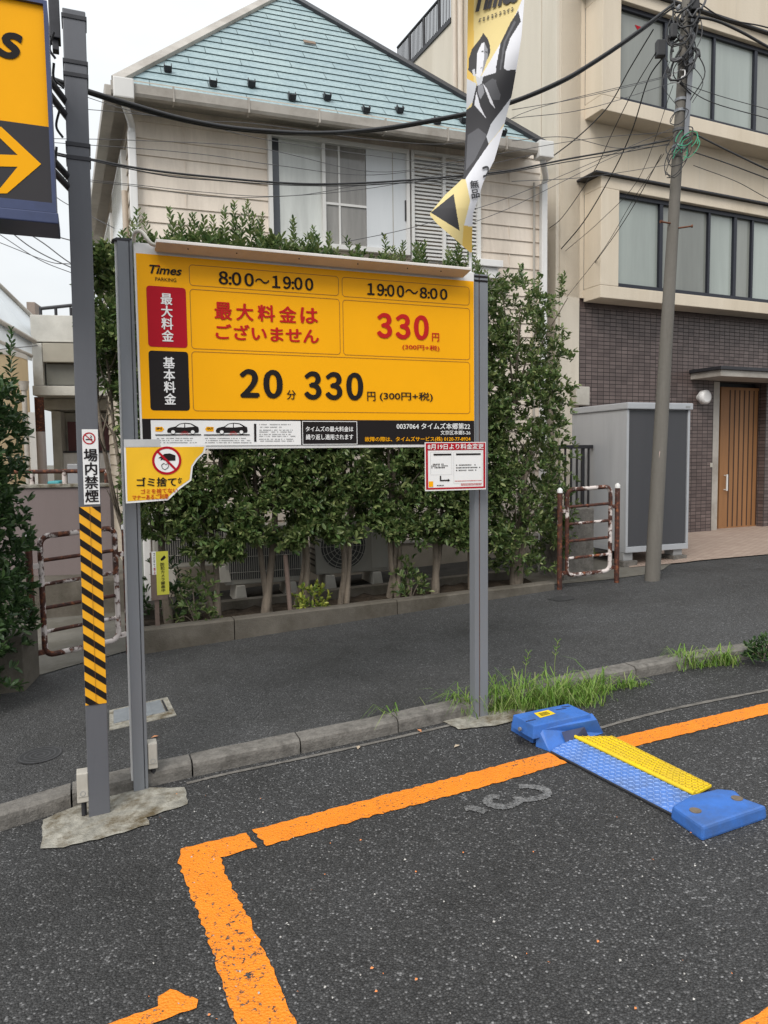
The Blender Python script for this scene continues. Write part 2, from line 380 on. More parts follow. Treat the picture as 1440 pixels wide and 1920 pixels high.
strip(zz([(560,1040),(610,1035),(690,1060)]),.02,M_FADED,'painted_number',.004)
strip([(1125,1366),(1200,1345),(1300,1322),(1440,1295),(1560,1272)],.013,M_KERB,'mortar_line',.004)
strip([(350,1470),(430,1451),(560,1424),(700,1394),(800,1371),(880,1352)],.012,M_KERB,'mortar_line',.004)
gpoly('concrete_patch',[[(78,1593),(80,1540),(160,1505),(250,1480),(345,1478),(352,1510),(275,1535),(280,1548),(200,1572),(120,1590)]],M_PATCH,.006,.006,.03)
gpoly('concrete_patch',[[(825,1352),(860,1336),(930,1322),(985,1325),(985,1350),(930,1362),(860,1370)]],M_PATCH,.008,.005,.03)
# side pavement beyond the street, and tiled apron
gpoly('pavement',[[(-60,1330),(30,1298),(150,1262),(285,1225),(420,1160),(300,1040),(-60,1060)]],M_PAVE,KH+.006,.006,.06)
gpoly('pavement',[[(1000,1113),(1130,1101),(1230,1088),(1290,1052),(1200,1000),(930,1050)]],M_PAVE,KH+.006,.006,.06)

# ------------------------------------------------------------ steel column with hazard tape
DC = 3.06; cb = gnd(187,1530)
phi_s = radians(21.7)
cpl = Pl((cb.x,cb.y,cb.z), phi_s); cpl.o = Vector((*at(187,1530,DC)[:2], G(*at(187,1530,DC)[:2])))
HC = .052
t_top = cpl.st(141,18)[1]; lean = (cpl.st(141,60)[0]-cpl.st(188,1520)[0])/ (cpl.st(141,60)[1]-cpl.st(188,1520)[1])
class LPl(Pl):
    """plane leaning sideways by k per metre of height"""
    def st(s, px, py, n=0):
        a, t = Pl.st(s,px,py,n); return (a-s.k*t, t)
    def P(s, a, t, n=0): return Pl.P(s, a+s.k*t, t, n)
lpl = LPl(cpl.o, phi_s); lpl.k = lean; s_c = lpl.st(187,1530)[0]
lpl.o = lpl.o + lpl.a*s_c
col = thing('steel_column','tall grey square steel column with black and yellow hazard tape near its foot','post',lpl.o)
def lbox(mb, pl, s0,s1,t0,t1,n0,n1):
    return mb.hexa([pl.P(s0,t0,n0),pl.P(s1,t0,n0),pl.P(s1,t0,n1),pl.P(s0,t0,n1)],[pl.P(s0,t1,n0),pl.P(s1,t1,n0),pl.P(s1,t1,n1),pl.P(s0,t1,n1)])
x0 = lpl.st(142,800)[0]; 
W2 = (lpl.st(207,1525)[0]-lpl.st(167,1535)[0])/2
mb = MB(); lbox(mb,lpl,-W2,W2,-.05,t_top,-2*W2,0); build(mb,'column_post',M_STEEL,col,.004)
for py in (33,117,141,271,296):
    t = lpl.st(145,py)[1]; mb = MB(); lbox(mb,lpl,-W2-.004,W2+.004,t-.008,t+.008,-2*W2-.004,.004); build(mb,'band_clamp',M_DARK,col,.001)
r = (-W2+.001,W2-.001,lpl.st(182,1320)[1],lpl.st(170,950)[1])
tape = panel(col,'hazard_tape',lpl,r,M_TAPE,.0025)
mb = MB(); per = (r[3]-r[2])/12.6; hb = per*.46
def clip_band(c0, c1, r, slope):
    P = [(r[0],c0),(r[1],c0-slope),(r[1],c1-slope),(r[0],c1)]
    def cut(P, inside, inter):
        o = []
        for i in range(len(P)):
            a, b = P[i], P[(i+1)%len(P)]
            if inside(a): o.append(a)
            if inside(a) != inside(b): o.append(inter(a,b))
        return o
    for tv, sg in ((r[2],1),(r[3],-1)):
        if P: P = cut(P, lambda p: sg*(p[1]-tv) >= 0, lambda a,b: (a[0]+(b[0]-a[0])*(tv-a[1])/(b[1]-a[1]), tv))
    return P
for i in range(-2,16):
    c = r[3]-per*(i-.05); P = clip_band(c-hb,c,r,per*1.02)
    if len(P) > 2: mb.quad(*[lpl.P(a,t,.0045) for a,t in P])
build(mb,'black_stripe',M_BLACK,tape)
mb = MB(); lbox(mb,lpl,-.0006,.0006,r[2],r[3],.0045,.0052); build(mb,'tape_seam',M_LINE,tape)
# no-smoking sticker
r = lpl.rect((153,805),(183,805),(188,944),(158,947)); notice = panel(col,'no_smoking_sticker',lpl,r,M_WHITEP,.003)
rr_ = lpl.rect((155,841),(181,841),(187,942),(161,942)); text(notice,'場\n内\n禁\n煙',lpl,rr_,M_BLACK,.0045,.028,3,line=1.0)
c = lpl.st(167,822); rad = (r[1]-r[0])*.40; C = lpl.P(*c,.0045)
mb = MB(); mb.disc(C,lpl.a,(0,0,1),rad,28,rad*.8)
d = (lpl.a*.7-Vector((0,0,.7))); e = (lpl.a*.7+Vector((0,0,.7))); mb.quad(*[C+d*(rad*.85*i)+e*(rad*.08*j)+lpl.nn*.001 for i,j in ((-1,-1),(1,-1),(1,1),(-1,1))])
build(mb,'prohibition_ring',M_RED,notice)
mb = MB(); mb.quad(*[C+lpl.a*(rad*a)+Vector((0,0,rad*b)) for a,b in ((-.55,-.28),(.5,-.28),(.5,-.1),(-.55,-.1))])
mb.tube([C+lpl.a*(rad*a)+Vector((0,0,rad*b)) for a,b in ((.35,-.05),(.2,.2),(.4,.3),(.25,.55))],rad*.06,5)
build(mb,'cigarette_symbol',M_BLACK,notice)
# junction box and conduit at its foot
def jbox(parent, pl, px, off):
    (l,tp,r_,b) = px
    a = pl.rect((l,tp),(r_,tp),(r_,b),(l,b),off)
    mb = MB(); lbox(mb,pl,a[0],a[1],a[2],a[3],off-.05,off+.012); bx = build(mb,'junction_box',M_BOX,parent,.004)
    mb = MB(); lbox(mb,pl,a[0]+.003,a[1]-.003,a[2]+.2*(a[3]-a[2]),a[3]-.002,off+.012,off+.016); build(mb,'box_lid',M_BOX,bx,.002)
    mb = MB(); mb.disc(pl.P((a[0]+a[1])/2,a[2]+(a[3]-a[2])*.32,off+.0175),pl.a,(0,0,1),.011,20,.009); build(mb,'knockout_ring',M_GREY,bx)
    sm = (a[0]*.45+a[1]*.55); mb = MB(); mb.tube([pl.P(sm,a[2]+.01,off-.02),pl.P(sm,-.03,off-.02)],.011,10); build(mb,'conduit',M_DARK,bx)
jbox(col,lpl,(144,1448,166,1503),-.012)

# ------------------------------------------------------------ big arrow sign hung on the column
DS = 2.72
spl = Pl((0,0,0), radians(21.7)); p0 = at(50,230,DS); spl.o = Vector((p0.x,p0.y,0))
A = lambda x,y: spl.st(x,y)
r_s1 = (A(97,200)[0]); zt = A(86,3)[1]; zb = A(100,389)[1]; wid = .86
S_ = (r_s1-wid, r_s1, zb, zt)
asg = thing('arrow_sign','yellow and black lit box sign with a right arrow bolted beside the tall column','sign',spl.P((S_[0]+S_[1])/2,zb))
mb = MB(); mb.pbox(spl,S_[0],S_[1],zb,zt,-.17,-.012); build(mb,'sign_case',M_FRAMEBLUE,asg,.006)
fr = MB(); q = .013
for (a,b,c_,d_) in ((S_[0],S_[1],zt-q,zt),(S_[0],S_[1],zb-.02,zb+q),(S_[0],S_[0]+q,zb+q,zt-q),(S_[1]-q,S_[1],zb+q,zt-q)): fr.pbox(spl,a,b,c_,d_,-.012,.008)
build(fr,'front_frame',M_NAVY,asg,.003)
mb = MB(); mb.pbox(spl,S_[0],S_[1]+.006,zb-.06,zb-.021,-.19,.012); build(mb,'drip_tray',M_NAVY,asg,.004)
tb = A(50,231)[1]
pf = panel(asg,'yellow_face',spl,(S_[0]+q,S_[1]-q,tb,zt-q),M_YELLOW,-.006); bf = panel(asg,'black_face',spl,(S_[0]+q,S_[1]-q,zb+q,tb),pm('black_gloss',(.02,.015,.016),.12,0,.1,3),-.006)
aw = [A(*p) for p in ((77,307),(13,362),(-8,362),(33,312),(-70,310),(-140,308),(-140,286),(-70,287),(33,290),(-22,237),(2,237))]
mb = MB(); mb.quad(*[spl.P(a,t,-.003) for a,t in aw]); build(mb,'arrow',M_YELLOW,bf)
h_ = A(20,110)[1]; h2_ = A(20,62)[1]
text(pf,'Times',spl,(A(44,85)[0]-.46,A(43,85)[0],h_-.0,h2_+.045),M_BLACK,-.003,.022,4,.25)
for py in (110,140,268,290):   # bracket arms to the column
    t = A(105,py)[1]; mb = MB(); p = spl.P(S_[1]-.02,t,-.13); q2 = lpl.P(-W2+.01,t-lpl.o.z,-.05); mb.tube([p,q2],.013,8); build(mb,'bracket_arm',M_DARK,asg)
for (pa,pb) in (((101,118),(120,165)),((106,275),(124,322)),((112,205),(118,258)),((101,60),(104,110))):
    mb = MB(); a, b = at(*pa,2.95), at(*pb,2.98); m_ = (a+b)/2+Vector((-.02,0,-.01)); mb.tube(smooth_path([a,m_,b],6),.005,6); build(mb,'cable',M_CABLE,asg)
mb = MB(); p = lpl.P(-W2-.03,lpl.st(110,20)[1],-.06); mb.box(p,lpl.a*.02,lpl.nn*.035,Vector((0,0,.09))); mb.box(p+Vector((0,0,-.1)),lpl.a*.012,lpl.nn*.02,Vector((0,0,.03))); build(mb,'top_bracket',M_DARK,asg,.003)

# ------------------------------------------------------------ price board
DL = 3.26
pl_l = at(250,1497,DL); pr_l = at(903,1342,3.92)
phi_b = atan2(pr_l.y-pl_l.y, pr_l.x-pl_l.x)
bpl = Pl((pl_l.x,pl_l.y,0), phi_b)
brd = thing('price_board','wide yellow parking price board with red and black lettering on two grey posts','sign',(pl_l+pr_l)/2)
def post(l_bot, r_bot, l_top, r_top, seam, mats, capband, zbase, zext):
    """upright of the board from its pixel edges; leans as it does in the photograph"""
    n0, n1 = -.05, .0
    bl, br = bpl.st(*l_bot), bpl.st(*r_bot); tl, tr = bpl.st(*l_top), bpl.st(*r_top); t1 = (tl[1]+tr[1])/2
    w_ = ((br[0]-bl[0])+(tr[0]-tl[0]))/2; cb_, ct_ = (bl[0]+br[0])/2, (tl[0]+tr[0])/2; zb_ = (bl[1]+br[1])/2-.06
    mb = MB()
    def bx(f0,f1,na,nb,tb_=zb_,tt=t1):
        mb.hexa([bpl.P(cb_+w_*(f-.5),tb_,n) for f,n in ((f0,na),(f1,na),(f1,nb),(f0,nb))],[bpl.P(ct_+w_*(f-.5),tt,n) for f,n in ((f0,na),(f1,na),(f1,nb),(f0,nb))])
    return bx, mb, t1
bx, mb, t1 = post((250,1500),(280,1493),(220,446),(247,450),0,0,0,0,0)
bx(0,.74,-.06,0); bx(.74,.80,-.06,-.010); bx(.8,1,-.06,-.003); lp = build(mb,'post',M_STEEL2,brd,.002)
bx, mb, _ = post((250,1500),(280,1493),(220,446),(247,450),0,0,0,0,0); bx(-.02,1.02,-.062,.002,t1-.008,t1+.004); build(mb,'post_cap',M_DARK,lp,.001)
bx, mb, _ = post((250,1500),(280,1493),(220,446),(247,450),0,0,0,0,0); bx(-.13,0,-.05,-.02); build(mb,'edge_trim',M_WHITE,lp,.001)
bx, mb, t2 = post((889,1343),(917,1341),(891,513),(913,515),0,0,0,0,0)
bx(0,.33,-.06,0); bx(.40,1,-.06,0); bx(.33,.40,-.06,-.008); rp = build(mb,'post',M_STEEL2,brd,.002)
bx, mb, _ = post((889,1343),(917,1341),(891,513),(913,515),0,0,0,0,0); bx(.34,.39,-.01,-.0035); build(mb,'rust_seam',M_RUSTLINE,rp)
for py in (519,527):
    bx, mb, _ = post((889,1343),(917,1341),(891,513),(913,515),0,0,0,0,0); tt = bpl.st(903,py)[1]; bx(.0,1.02,-.062,.002,tt-.005,tt+.005); build(mb,'black_band',M_BLACK,rp)
NP = .03
Rp = lambda *q: bpl.rect(*q, NP)
ro = Rp((250,449),(889,514),(891,836),(265,845)); ry = Rp((253.8,474),(890,528),(890.6,788),(263.5,786))
ry = (ro[0]+.008,ro[1]-.004,ry[2],ry[3])
mb = MB(); mb.pbox(bpl,ro[0],ro[1],ro[2],ro[3],-.02,NP-.003); pan = build(mb,'white_frame',M_WHITE,brd,.003)
yf = panel(brd,'yellow_panel',bpl,ry,M_YELLOW,NP)
rb_ = (ry[0],ry[1],Rp((264,786),(891,788),(890,831),(264,838))[2],ry[2]-.001)
ft = panel(brd,'black_footer',bpl,rb_,M_BLACK,NP)
n1, n2, n3 = NP+.0015, NP+.003, NP+.0045
TX = lambda par, body, q, mat, off=.022, res=3, n=n2, **k: text(par, body, bpl, bpl.rect(*q,n), mat, n, off, res, **k)
mb = MB()
for q in (((354,496),(635,518),(635,556),(355,534)),((641,519.5),(880,538),(880,572.5),(641,556.5)),((355.5,540.5),(636.5,562),(638.4,666),(358.7,653)),
          ((641.8,562),(880.7,578),(881,674.5),(644,666)),((358.7,659.5),(881,678),(881,775.5),(362.5,771))):
    ring(mb,bpl,Rp(*q),.016,.0022,n1)
build(mb,'cell_outline',M_LINE,yf)
rl = panel(yf,'red_label',bpl,Rp((274,536),(348,539.5),(351.7,652.5),(278,650)),M_RED,n1,.014)
bl_ = panel(yf,'black_label',bpl,Rp((278,657),(352.5,660),(356,770),(282.5,769.5)),M_BLACK,n1,.014)
TX(yf,'最\n大\n料\n金',((300.5,550),(323,550),(326,641),(303.5,640)),M_WHITEP,.03)
TX(yf,'基\n本\n料\n金',((305.5,669),(327.5,669),(330.5,759),(308,758.5)),M_WHITEP,.03)
TX(yf,'Times',((280,496),(341,500.5),(341,517),(280,512.5)),M_BLACK,.022,4,shear=.28)
TX(yf,'PARKING',((291,519),(330.5,522.5),(330.5,529),(291,526)),M_BLACK,.002,3)
mb = MB(); mb.quad(*[bpl.P(*bpl.st(x,y,n3),n3) for x,y in ((295.3,498.9),(299,499.1),(299.9,496.8),(296.2,496.5))]); build(mb,'logo_dot',M_RED,yf)
TX(yf,'8:00',((410,507.5),(476,512),(476,538),(410,533)),M_BLACK,.05,4,wide=True)
TX(yf,'～',((478,521),(505,523),(505,532.5),(478,531)),M_BLACK,.03,4)
TX(yf,'19:00',((510,516),(587.5,521),(587.5,545.5),(510,540.5)),M_BLACK,.05,4,wide=True)
TX(yf,'19:00',((688.5,530),(758,534.5),(758,558),(688.5,553.5)),M_BLACK,.05,4,wide=True)
TX(yf,'～',((760,541.5),(784,543),(784,552),(760,550.5)),M_BLACK,.03,4)
TX(yf,'8:00',((787,538),(839,541.5),(839,563),(787,559)),M_BLACK,.05,4,wide=True)
for i, ch in enumerate('最大料金は'):
    a = 402+i*40.3; TX(yf,ch,((a,565+i*2.6),(a+33,567+i*2.6),(a+33,601+i*1.7),(a,599+i*1.7)),M_REDT,.034)
TX(yf,'ございません',((404,606),(598,615),(598,644),(404,636)),M_REDT,.034)
TX(yf,'330',((706.5,585),(804,590),(804,639),(706.5,635.5)),M_REDT,.075,5,wide=True)
TX(yf,'円',((810,624),(823.4,624.5),(823.4,640.5),(810,640)),M_REDT,.02)
TX(yf,'(300円+税)',((754.5,645),(824,647.5),(824,659),(754.5,656.5)),M_REDT,.012)
TX(yf,'20',((449.5,690),(530,692),(530,749),(449.5,747.5)),M_BLACK,.075,5,wide=True)
TX(yf,'分',((537.5,731),(555,731.5),(555,749.5),(537.5,749)),M_BLACK,.02)
TX(yf,'330',((570,694.5),(681,697),(681,752),(570,751)),M_BLACK,.075,5,wide=True)
TX(yf,'円',((688.5,734),(704,734.5),(704,752),(688.5,752)),M_BLACK,.02)
TX(yf,'(300円+税)',((712,734),(811.5,735.5),(811.5,753),(712,753)),M_BLACK,.016)
# footer
fw = panel(ft,'footer_notice',bpl,Rp((282.5,788),(564,789.5),(564,834.5),(284,836)),M_WHITEP,n1)
bf_ = panel(ft,'footer_box',bpl,Rp((568.5,791),(668,791.5),(668,831.5),(568.5,832)),M_BLACK,n2)
mb = MB(); ring(mb,bpl,Rp((566.6,789.5),(669.5,790),(669.5,833),(566.6,834)),.002,.003,n2); build(mb,'box_outline',M_WHITEP,ft)
TX(ft,'タイムズの最大料金は',((573,799),(662.4,799.5),(662.4,809.5),(573,809.5)),M_WHITEP,.025,2,n3)
TX(ft,'繰り返し適用されます',((573.5,814),(662.4,814),(662.4,824.5),(573.5,825)),M_WHITEP,.025,2,n3)
TX(ft,'0037064 タイムズ本郷第22',((743.4,793),(881.4,793),(881.4,805),(743.4,805.5)),M_WHITEP,.02,2)
TX(ft,'文京区本郷5-26',((826,807),(882,807),(882,815.3),(826,815.5)),M_WHITEP,.012,2)
TX(ft,'故障の際は、タイムズサービス(株) 0120-77-8924',((684,819),(882,818.3),(882,828.5),(684,829.5)),M_YELLOW,.015,2)
def Z4(l): return [(240+a/4,430+b/4) for a,b in l]
for dx, tagp in ((0,[(205,1482),(255,1480),(272,1498),(255,1517),(205,1516)]),(365,[(578,1498),(590,1480),(642,1482),(642,1516),(590,1516)])):
    sh = lambda l: Z4([(a+dx,b) for a,b in l])
    poly(fw,'car_icon',[sh([(293,1512),(300,1494),(318,1486),(355,1479),(388,1457),(430,1451),(475,1456),(512,1476),(528,1484),(532,1512),(526,1526),(298,1526)])],bpl,M_BLACK,n2)
    poly(fw,'car_icon_window',[sh([(362,1484),(390,1463),(422,1458),(422,1486)]),sh([(429,1458),(470,1463),(497,1480),(429,1486)])],bpl,M_WHITEP,n3)
    mb = MB()
    for cx in (338,485): mb.disc(bpl.P(*bpl.st(*sh([(cx,1520)])[0],n3),n3),bpl.a,(0,0,1),.0098,20)
    build(mb,'car_icon_wheel',M_WHITEP,fw)
    mb = MB()
    for cx in (338,485): mb.disc(bpl.P(*bpl.st(*sh([(cx,1520)])[0],n3),n3+.001),bpl.a,(0,0,1),.0103,20,.0085)
    mb.quad(*[bpl.P(*bpl.st(*q,n3),n3) for q in sh([(205,1538),(548,1536),(548,1544),(205,1546)])]); build(mb,'car_icon_outline',M_BLACK,fw)
    poly(fw,'direction_tag',[Z4(tagp)],bpl,M_YELLOW,n2)
    tg = 'IN' if dx == 0 else 'OUT'; x_ = (215,252) if dx == 0 else (592,638)
    TX(fw,tg,tuple(Z4([(x_[0],1486),(x_[1],1486),(x_[1],1502),(x_[0],1502)])),M_BLACK,.03,2,n3)
    mb = MB()
    for k in range(9):
        a = radians(20+k*17.5); c_ = bpl.P(*bpl.st(*sh([(425,1548)])[0],n3),n3+.001); d_ = bpl.a*cos(a)+Vector((0,0,sin(a))); e_ = d_.cross(bpl.nn)*.0007
        mb.quad(c_+d_*.010-e_,c_+d_*.022-e_,c_+d_*.022+e_,c_+d_*.010+e_)
    build(mb,'burst_icon',M_REDT,fw)
mb = MB(); rr = random.Random(5)
def fine_print(mb, pl, x0,x1,y, n, h=1.1, dens=.75):
    x = x0
    while x < x1:
        w_ = rr.uniform(.7,1.9)
        if rr.random() < dens: mb.quad(*[pl.P(*pl.st(a,b,n),n) for a,b in ((x,y+h),(x+w_,y+h),(x+w_,y),(x,y))])
        x += w_+.45
for (xa,xb,ys) in ((292,372,(821,825,829)),(384.5,472,(821,825,829)),(486,548,(795,)),(486,540,(800,)),(486,553,(805.5,809)),(486,556,(813.5,817)),(486,556,(822.5,826))):
    for y in ys: fine_print(mb,bpl,xa,xb-rr.uniform(0,14),y,n2,1.7)
build(mb,'fine_print',M_GREY,fw)
poly(fw,'index_bar',[Z4([(945,1458),(962,1458),(963,1593),(947,1593)])],bpl,M_BLACK,n2)
# lamp hood
ha, hb2 = bpl.st(292,455,.12)[0], bpl.st(880,508,.12)[0]
zt0 = (bpl.st(296,446,.14)[1]+bpl.st(880,501,.14)[1])/2
zl = (bpl.st(294,452,.14)[1]+bpl.st(880,508,.14)[1])/2; zlo = (bpl.st(300,468,.07)[1]+bpl.st(866,518,.07)[1])/2
prof = [(NP-.004,zt0+.004),(.13,zt0),(.142,zt0-.004),(.142,zl),(.128,zl-.002),(.075,zlo),(.05,zlo-.004),(.05,zlo+.012),(NP-.004,zlo+.02)]
mb = MB(); k = len(prof); vs = [bpl.P(ha,t,n) for n,t in prof]+[bpl.P(hb2,t,n) for n,t in prof]
mb.add(vs,[(i,(i+1)%k,k+(i+1)%k,k+i) for i in range(k)]+[tuple(range(k))[::-1],tuple(range(k,2*k))])
hood = build(mb,'lamp_hood',pm('hood_cream',(.7,.65,.61),.45,0,.06,5,0,60,.5,False,1,(.45,.38,.3),.5),brd,.002)
mb = MB()
for f in (.09,.23,.42,.61,.78,.9): mb.cyl(bpl.P(ha+(hb2-ha)*f,(zl+zlo)/2,.104),bpl.nn-Vector((0,0,1)),.003,.004,8)
build(mb,'screw',M_DARK,hood)
ca = [bpl.P(*bpl.st(x,y,n),n) for x,y,n in ((251,452,.03),(252,439,.05),(259,433,.07),(268,437,.08),(276,448,.09),(284,457,.09),(294,460,.08))]
mb = MB(); mb.tube(smooth_path(ca,8),.0085,10); build(mb,'cable',pm('cable_cream',(.55,.52,.46),.5),brd)
jbox(brd,bpl,(277,1392,295,1440),-.02)

# yellow no-littering sheet taped to the left upright: its right side curls away
npl = Pl((0,0,0), radians(20)); npl.o = Vector((*at(250,890,3.22)[:2],0))
def curl(px,py):
    a, t = npl.st(px,py,.02); a0 = npl.st(330,870,.02)[0]; k = max(0,a-a0)
    return npl.P(a, t, .02-1.6*k*k)
def grid_poly(parent, name, outline, mat, mapf, n=16, lift=0):
    bm = bmesh.new(); xs = [p[0] for p in outline]; ys = [p[1] for p in outline]
    f = bm.faces.new([bm.verts.new((x,y,0)) for x,y in outline])
    for ax, lo, hi in ((0,min(xs),max(xs)),(1,min(ys),max(ys))):
        for i in range(1,n):
            c = lo+(hi-lo)*i/n; co = Vector((0,0,0)); co[ax] = c; no = Vector((0,0,0)); no[ax] = 1
            bmesh.ops.bisect_plane(bm, geom=bm.verts[:]+bm.edges[:]+bm.faces[:], plane_co=co, plane_no=no)
    for v in bm.verts: v.co = Vector(mapf(v.co.x,v.co.y))+npl.nn*lift
    me = bpy.data.meshes.new(name); bm.to_mesh(me); bm.free()
    return mesh_obj(name, me, parent, mat)
lit = thing('litter_notice','torn yellow no littering notice with a red ring taped to the left post','notice',curl(300,943))
O1 = [(232,836),(388,834),(386,848),(372,861),(362,875),(359,901),(338,916),(315,938),(236,944)]
sh_ = grid_poly(lit,'notice_sheet',O1,M_WHITEP,curl,14)
O2 = [(236,839),(384,837.5),(381,848),(368,860),(358.5,874),(355.5,899),(335,913),(313,934.5),(239,940)]
ys_ = grid_poly(lit,'yellow_print',O2,M_YELLOW2,curl,14,.0012)
def circ(cx,cy,rx,ry,n=28,a0=0,a1=360): return [(cx+rx*cos(radians(a0+(a1-a0)*i/n)),cy+ry*sin(radians(a0+(a1-a0)*i/n))) for i in range(n)]
grid_poly(ys_,'white_disc',circ(312.5,863.5,27,26),M_WHITEP,curl,6,.0024)
mb = MB(); o, i_ = circ(312.5,863.5,27.5,26.5,36), circ(312.5,863.5,23,22,36)
mb.add([Vector(curl(*p))+npl.nn*.0036 for p in o+i_],[(k,(k+1)%36,36+(k+1)%36,36+k) for k in range(36)])
mb.quad(*[Vector(curl(*p))+npl.nn*.0048 for p in ((294,848),(297,845),(331,879),(328,882))]); build(mb,'prohibition_ring',M_RED,ys_)
Z9 = lambda l: [(a/3.6,780+b/3.6) for a,b in l]
poly(ys_,'hand_symbol',[Z9([(1068,285),(1110,255),(1145,252),(1183,265),(1183,300),(1140,302),(1128,298),(1105,300),(1100,292),(1080,300),(1090,285)])],None,M_BLACK,0,lambda a,b: Vector(curl(a,b))+npl.nn*.0042)
mb = MB(); mb.tube([Vector(curl(*p))+npl.nn*.0042 for p in Z9([(1090,330),(1105,318),(1118,328),(1132,318),(1138,338),(1128,352),(1112,362),(1095,352),(1090,330)])],.0012,4); build(mb,'litter_symbol',M_BLACK,ys_)
def ctext(body, q, mat, off=.02, lift=.0036):
    TL,TR,BR,BL = q
    def f(a,t):
        x = (1-t)*((1-a)*BL[0]+a*BR[0])+t*((1-a)*TL[0]+a*TR[0]); y = (1-t)*((1-a)*BL[1]+a*BR[1])+t*((1-a)*TL[1]+a*TR[1])
        return Vector(curl(x,y))+npl.nn*lift
    return text(ys_,body,None,(0,1,0,1),mat,0,off,2,mapf=f)
ctext('ゴミ捨て',((256,895),(331,894),(331,912),(256,913)),M_BLACK,.034)
ctext('な',((333,896),(342,894),(340,905),(334,909)),M_BLACK,.03)
ctext('ゴミを捨てない',((264,917),(333,914),(333,924),(264,926)),M_REDT,.01)
ctext('マナーあるご利用',((248,928),(315,925),(315,936),(248,938)),M_REDT,.01)
mb = MB(); mb.pbox(npl,*npl.rect((232,824),(300,824),(300,838),(232,838)),.022,.0225); build(mb,'adhesive_tape',pm('clear_tape',(.5,.5,.5),.25),lit)

# white price-change notice with a red border on the right upright
qpl = Pl((0,0,0), phi_b-.03); qpl.o = Vector((*at(904,880,3.84)[:2],0))
rq = qpl.rect((798,829),(912,829),(910,918),(796,920.5))
chg = thing('price_change_notice','white paper notice with a red border and arrow taped to the right post','notice',qpl.P((rq[0]+rq[1])/2,rq[2]))
mb = MB(); mb.pbox(qpl,*rq,-.004,0); sh2 = build(mb,'notice_sheet',M_WHITEP,chg)
X = lambda f,g: (rq[0]+(rq[1]-rq[0])*f, rq[3]-(rq[3]-rq[2])*g)
def xr(f0,f1,g0,g1): a = X(f0,g0); b = X(f1,g1); return (a[0],b[0],b[1],a[1])
mb = MB()
for q in (xr(.012,.988,.015,.165),xr(.012,.045,.165,.97),xr(.955,.988,.165,.97),xr(.045,.955,.935,.97)): mb.quad(*[qpl.P(a,t,.0015) for a,t in ((q[0],q[2]),(q[1],q[2]),(q[1],q[3]),(q[0],q[3]))])
build(mb,'red_border',M_RED,sh2)
text(sh2,'8月19日より料金変更',qpl,xr(.04,.96,.03,.15),M_WHITEP,.003,.02,2)
mb = MB()
for q in (xr(.135,.42,.235,.27),xr(.5,.91,.235,.27)): mb.quad(*[qpl.P(a,t,.002) for a,t in ((q[0],q[2]),(q[1],q[2]),(q[1],q[3]),(q[0],q[3]))])
for q in (xr(.235,.255,.69,.79),xr(.235,.37,.775,.8)): mb.quad(*[qpl.P(a,t,.002+(.0005 if q[1]-q[0]>.02 else 0)) for a,t in ((q[0],q[2]),(q[1],q[2]),(q[1],q[3]),(q[0],q[3]))])
mb.quad(*[qpl.P(*X(f,g_),.002) for f,g_ in ((.365,.755),(.40,.787),(.365,.82))]); build(mb,'arrow',M_BLACK,sh2)
mb = MB(); ring(mb,qpl,xr(.085,.43,.2,.67),.002,.0007,.002); ring(mb,qpl,xr(.46,.935,.2,.86),.002,.0007,.002); build(mb,'box_outline',M_GREY,sh2)
mb = MB()
for (f0,f1,g_) in ((.1,.3,.44),(.1,.36,.475),(.1,.32,.51),(.5,.82,.465),(.5,.9,.52),(.5,.84,.575),(.16,.3,.88)):
    x = f0
    while x < f1:
        w_ = rr.uniform(.008,.02)
        if rr.random() < .8: q = xr(x,x+w_,g_,g_+.022); mb.quad(*[qpl.P(a,t,.002) for a,t in ((q[0],q[2]),(q[1],q[2]),(q[1],q[3]),(q[0],q[3]))])
        x += w_+.008
build(mb,'fine_print',M_BLACK,sh2)
mb = MB()
for (f0,f1,g_) in ((.48,.92,.8),(.58,.92,.865),(.58,.92,.89)):
    x = f0
    while x < f1:
        w_ = rr.uniform(.006,.016)
        q = xr(x,x+w_,g_,g_+.016); mb.quad(*[qpl.P(a,t,.002) for a,t in ((q[0],q[2]),(q[1],q[2]),(q[1],q[3]),(q[0],q[3]))]); x += w_+.006
build(mb,'red_print',M_REDT,sh2)
panel(sh2,'yellow_logo',qpl,xr(.055,.125,.8,.915),M_YELLOW,.002)
# ------------------------------------------------------------ flap lock on the bay
M_LBLUE = pm('lock_blue', (.045,.155,.5), .48, 0, .14, 9, .12, 40, .4, False, 1, (.06,.1,.2), .55)
M_PBLUE = pm('plate_blue', (.085,.2,.54), .45, 0, .18, 9, .05, 60, .4, False, 1, (.1,.13,.2), .7)
M_FYEL = pm('flap_yellow', (.82,.58,.01), .45, 0, .1, 10, .05, 60, .4, False, 1, (.55,.4,.05), .5)
def hh(top, bot):
    d = gnd(*bot); p = at(*top, d.y); return p.z-G(p.x,p.y)
lk_o = gnd(1150,1460)
lock = thing('flap_lock','blue and yellow flap plate wheel lock lying across the orange bay line','parking lock',lk_o)
hb_ = hh((1001,1361),(994,1404))
def slab(mb, top, h, grow=.0, bot_h=0.):
    t = [gnd(*p, h) for p in top]; c = sum((Vector(p) for p in t), Vector())/len(t)
    b = [Vector((c.x+(p.x-c.x)*(1+grow), c.y+(p.y-c.y)*(1+grow), 0)) for p in t]
    for q in b: q.z = G(q.x,q.y)+bot_h
    return mb.hexa(b, t)
topq = [(962,1340),(1001,1361),(1107,1338),(1065,1319)]
mb = MB(); slab(mb,topq,hb_,.05,hb_*.42); slabtop = build(mb,'motor_cover',M_LBLUE,lock,.005)
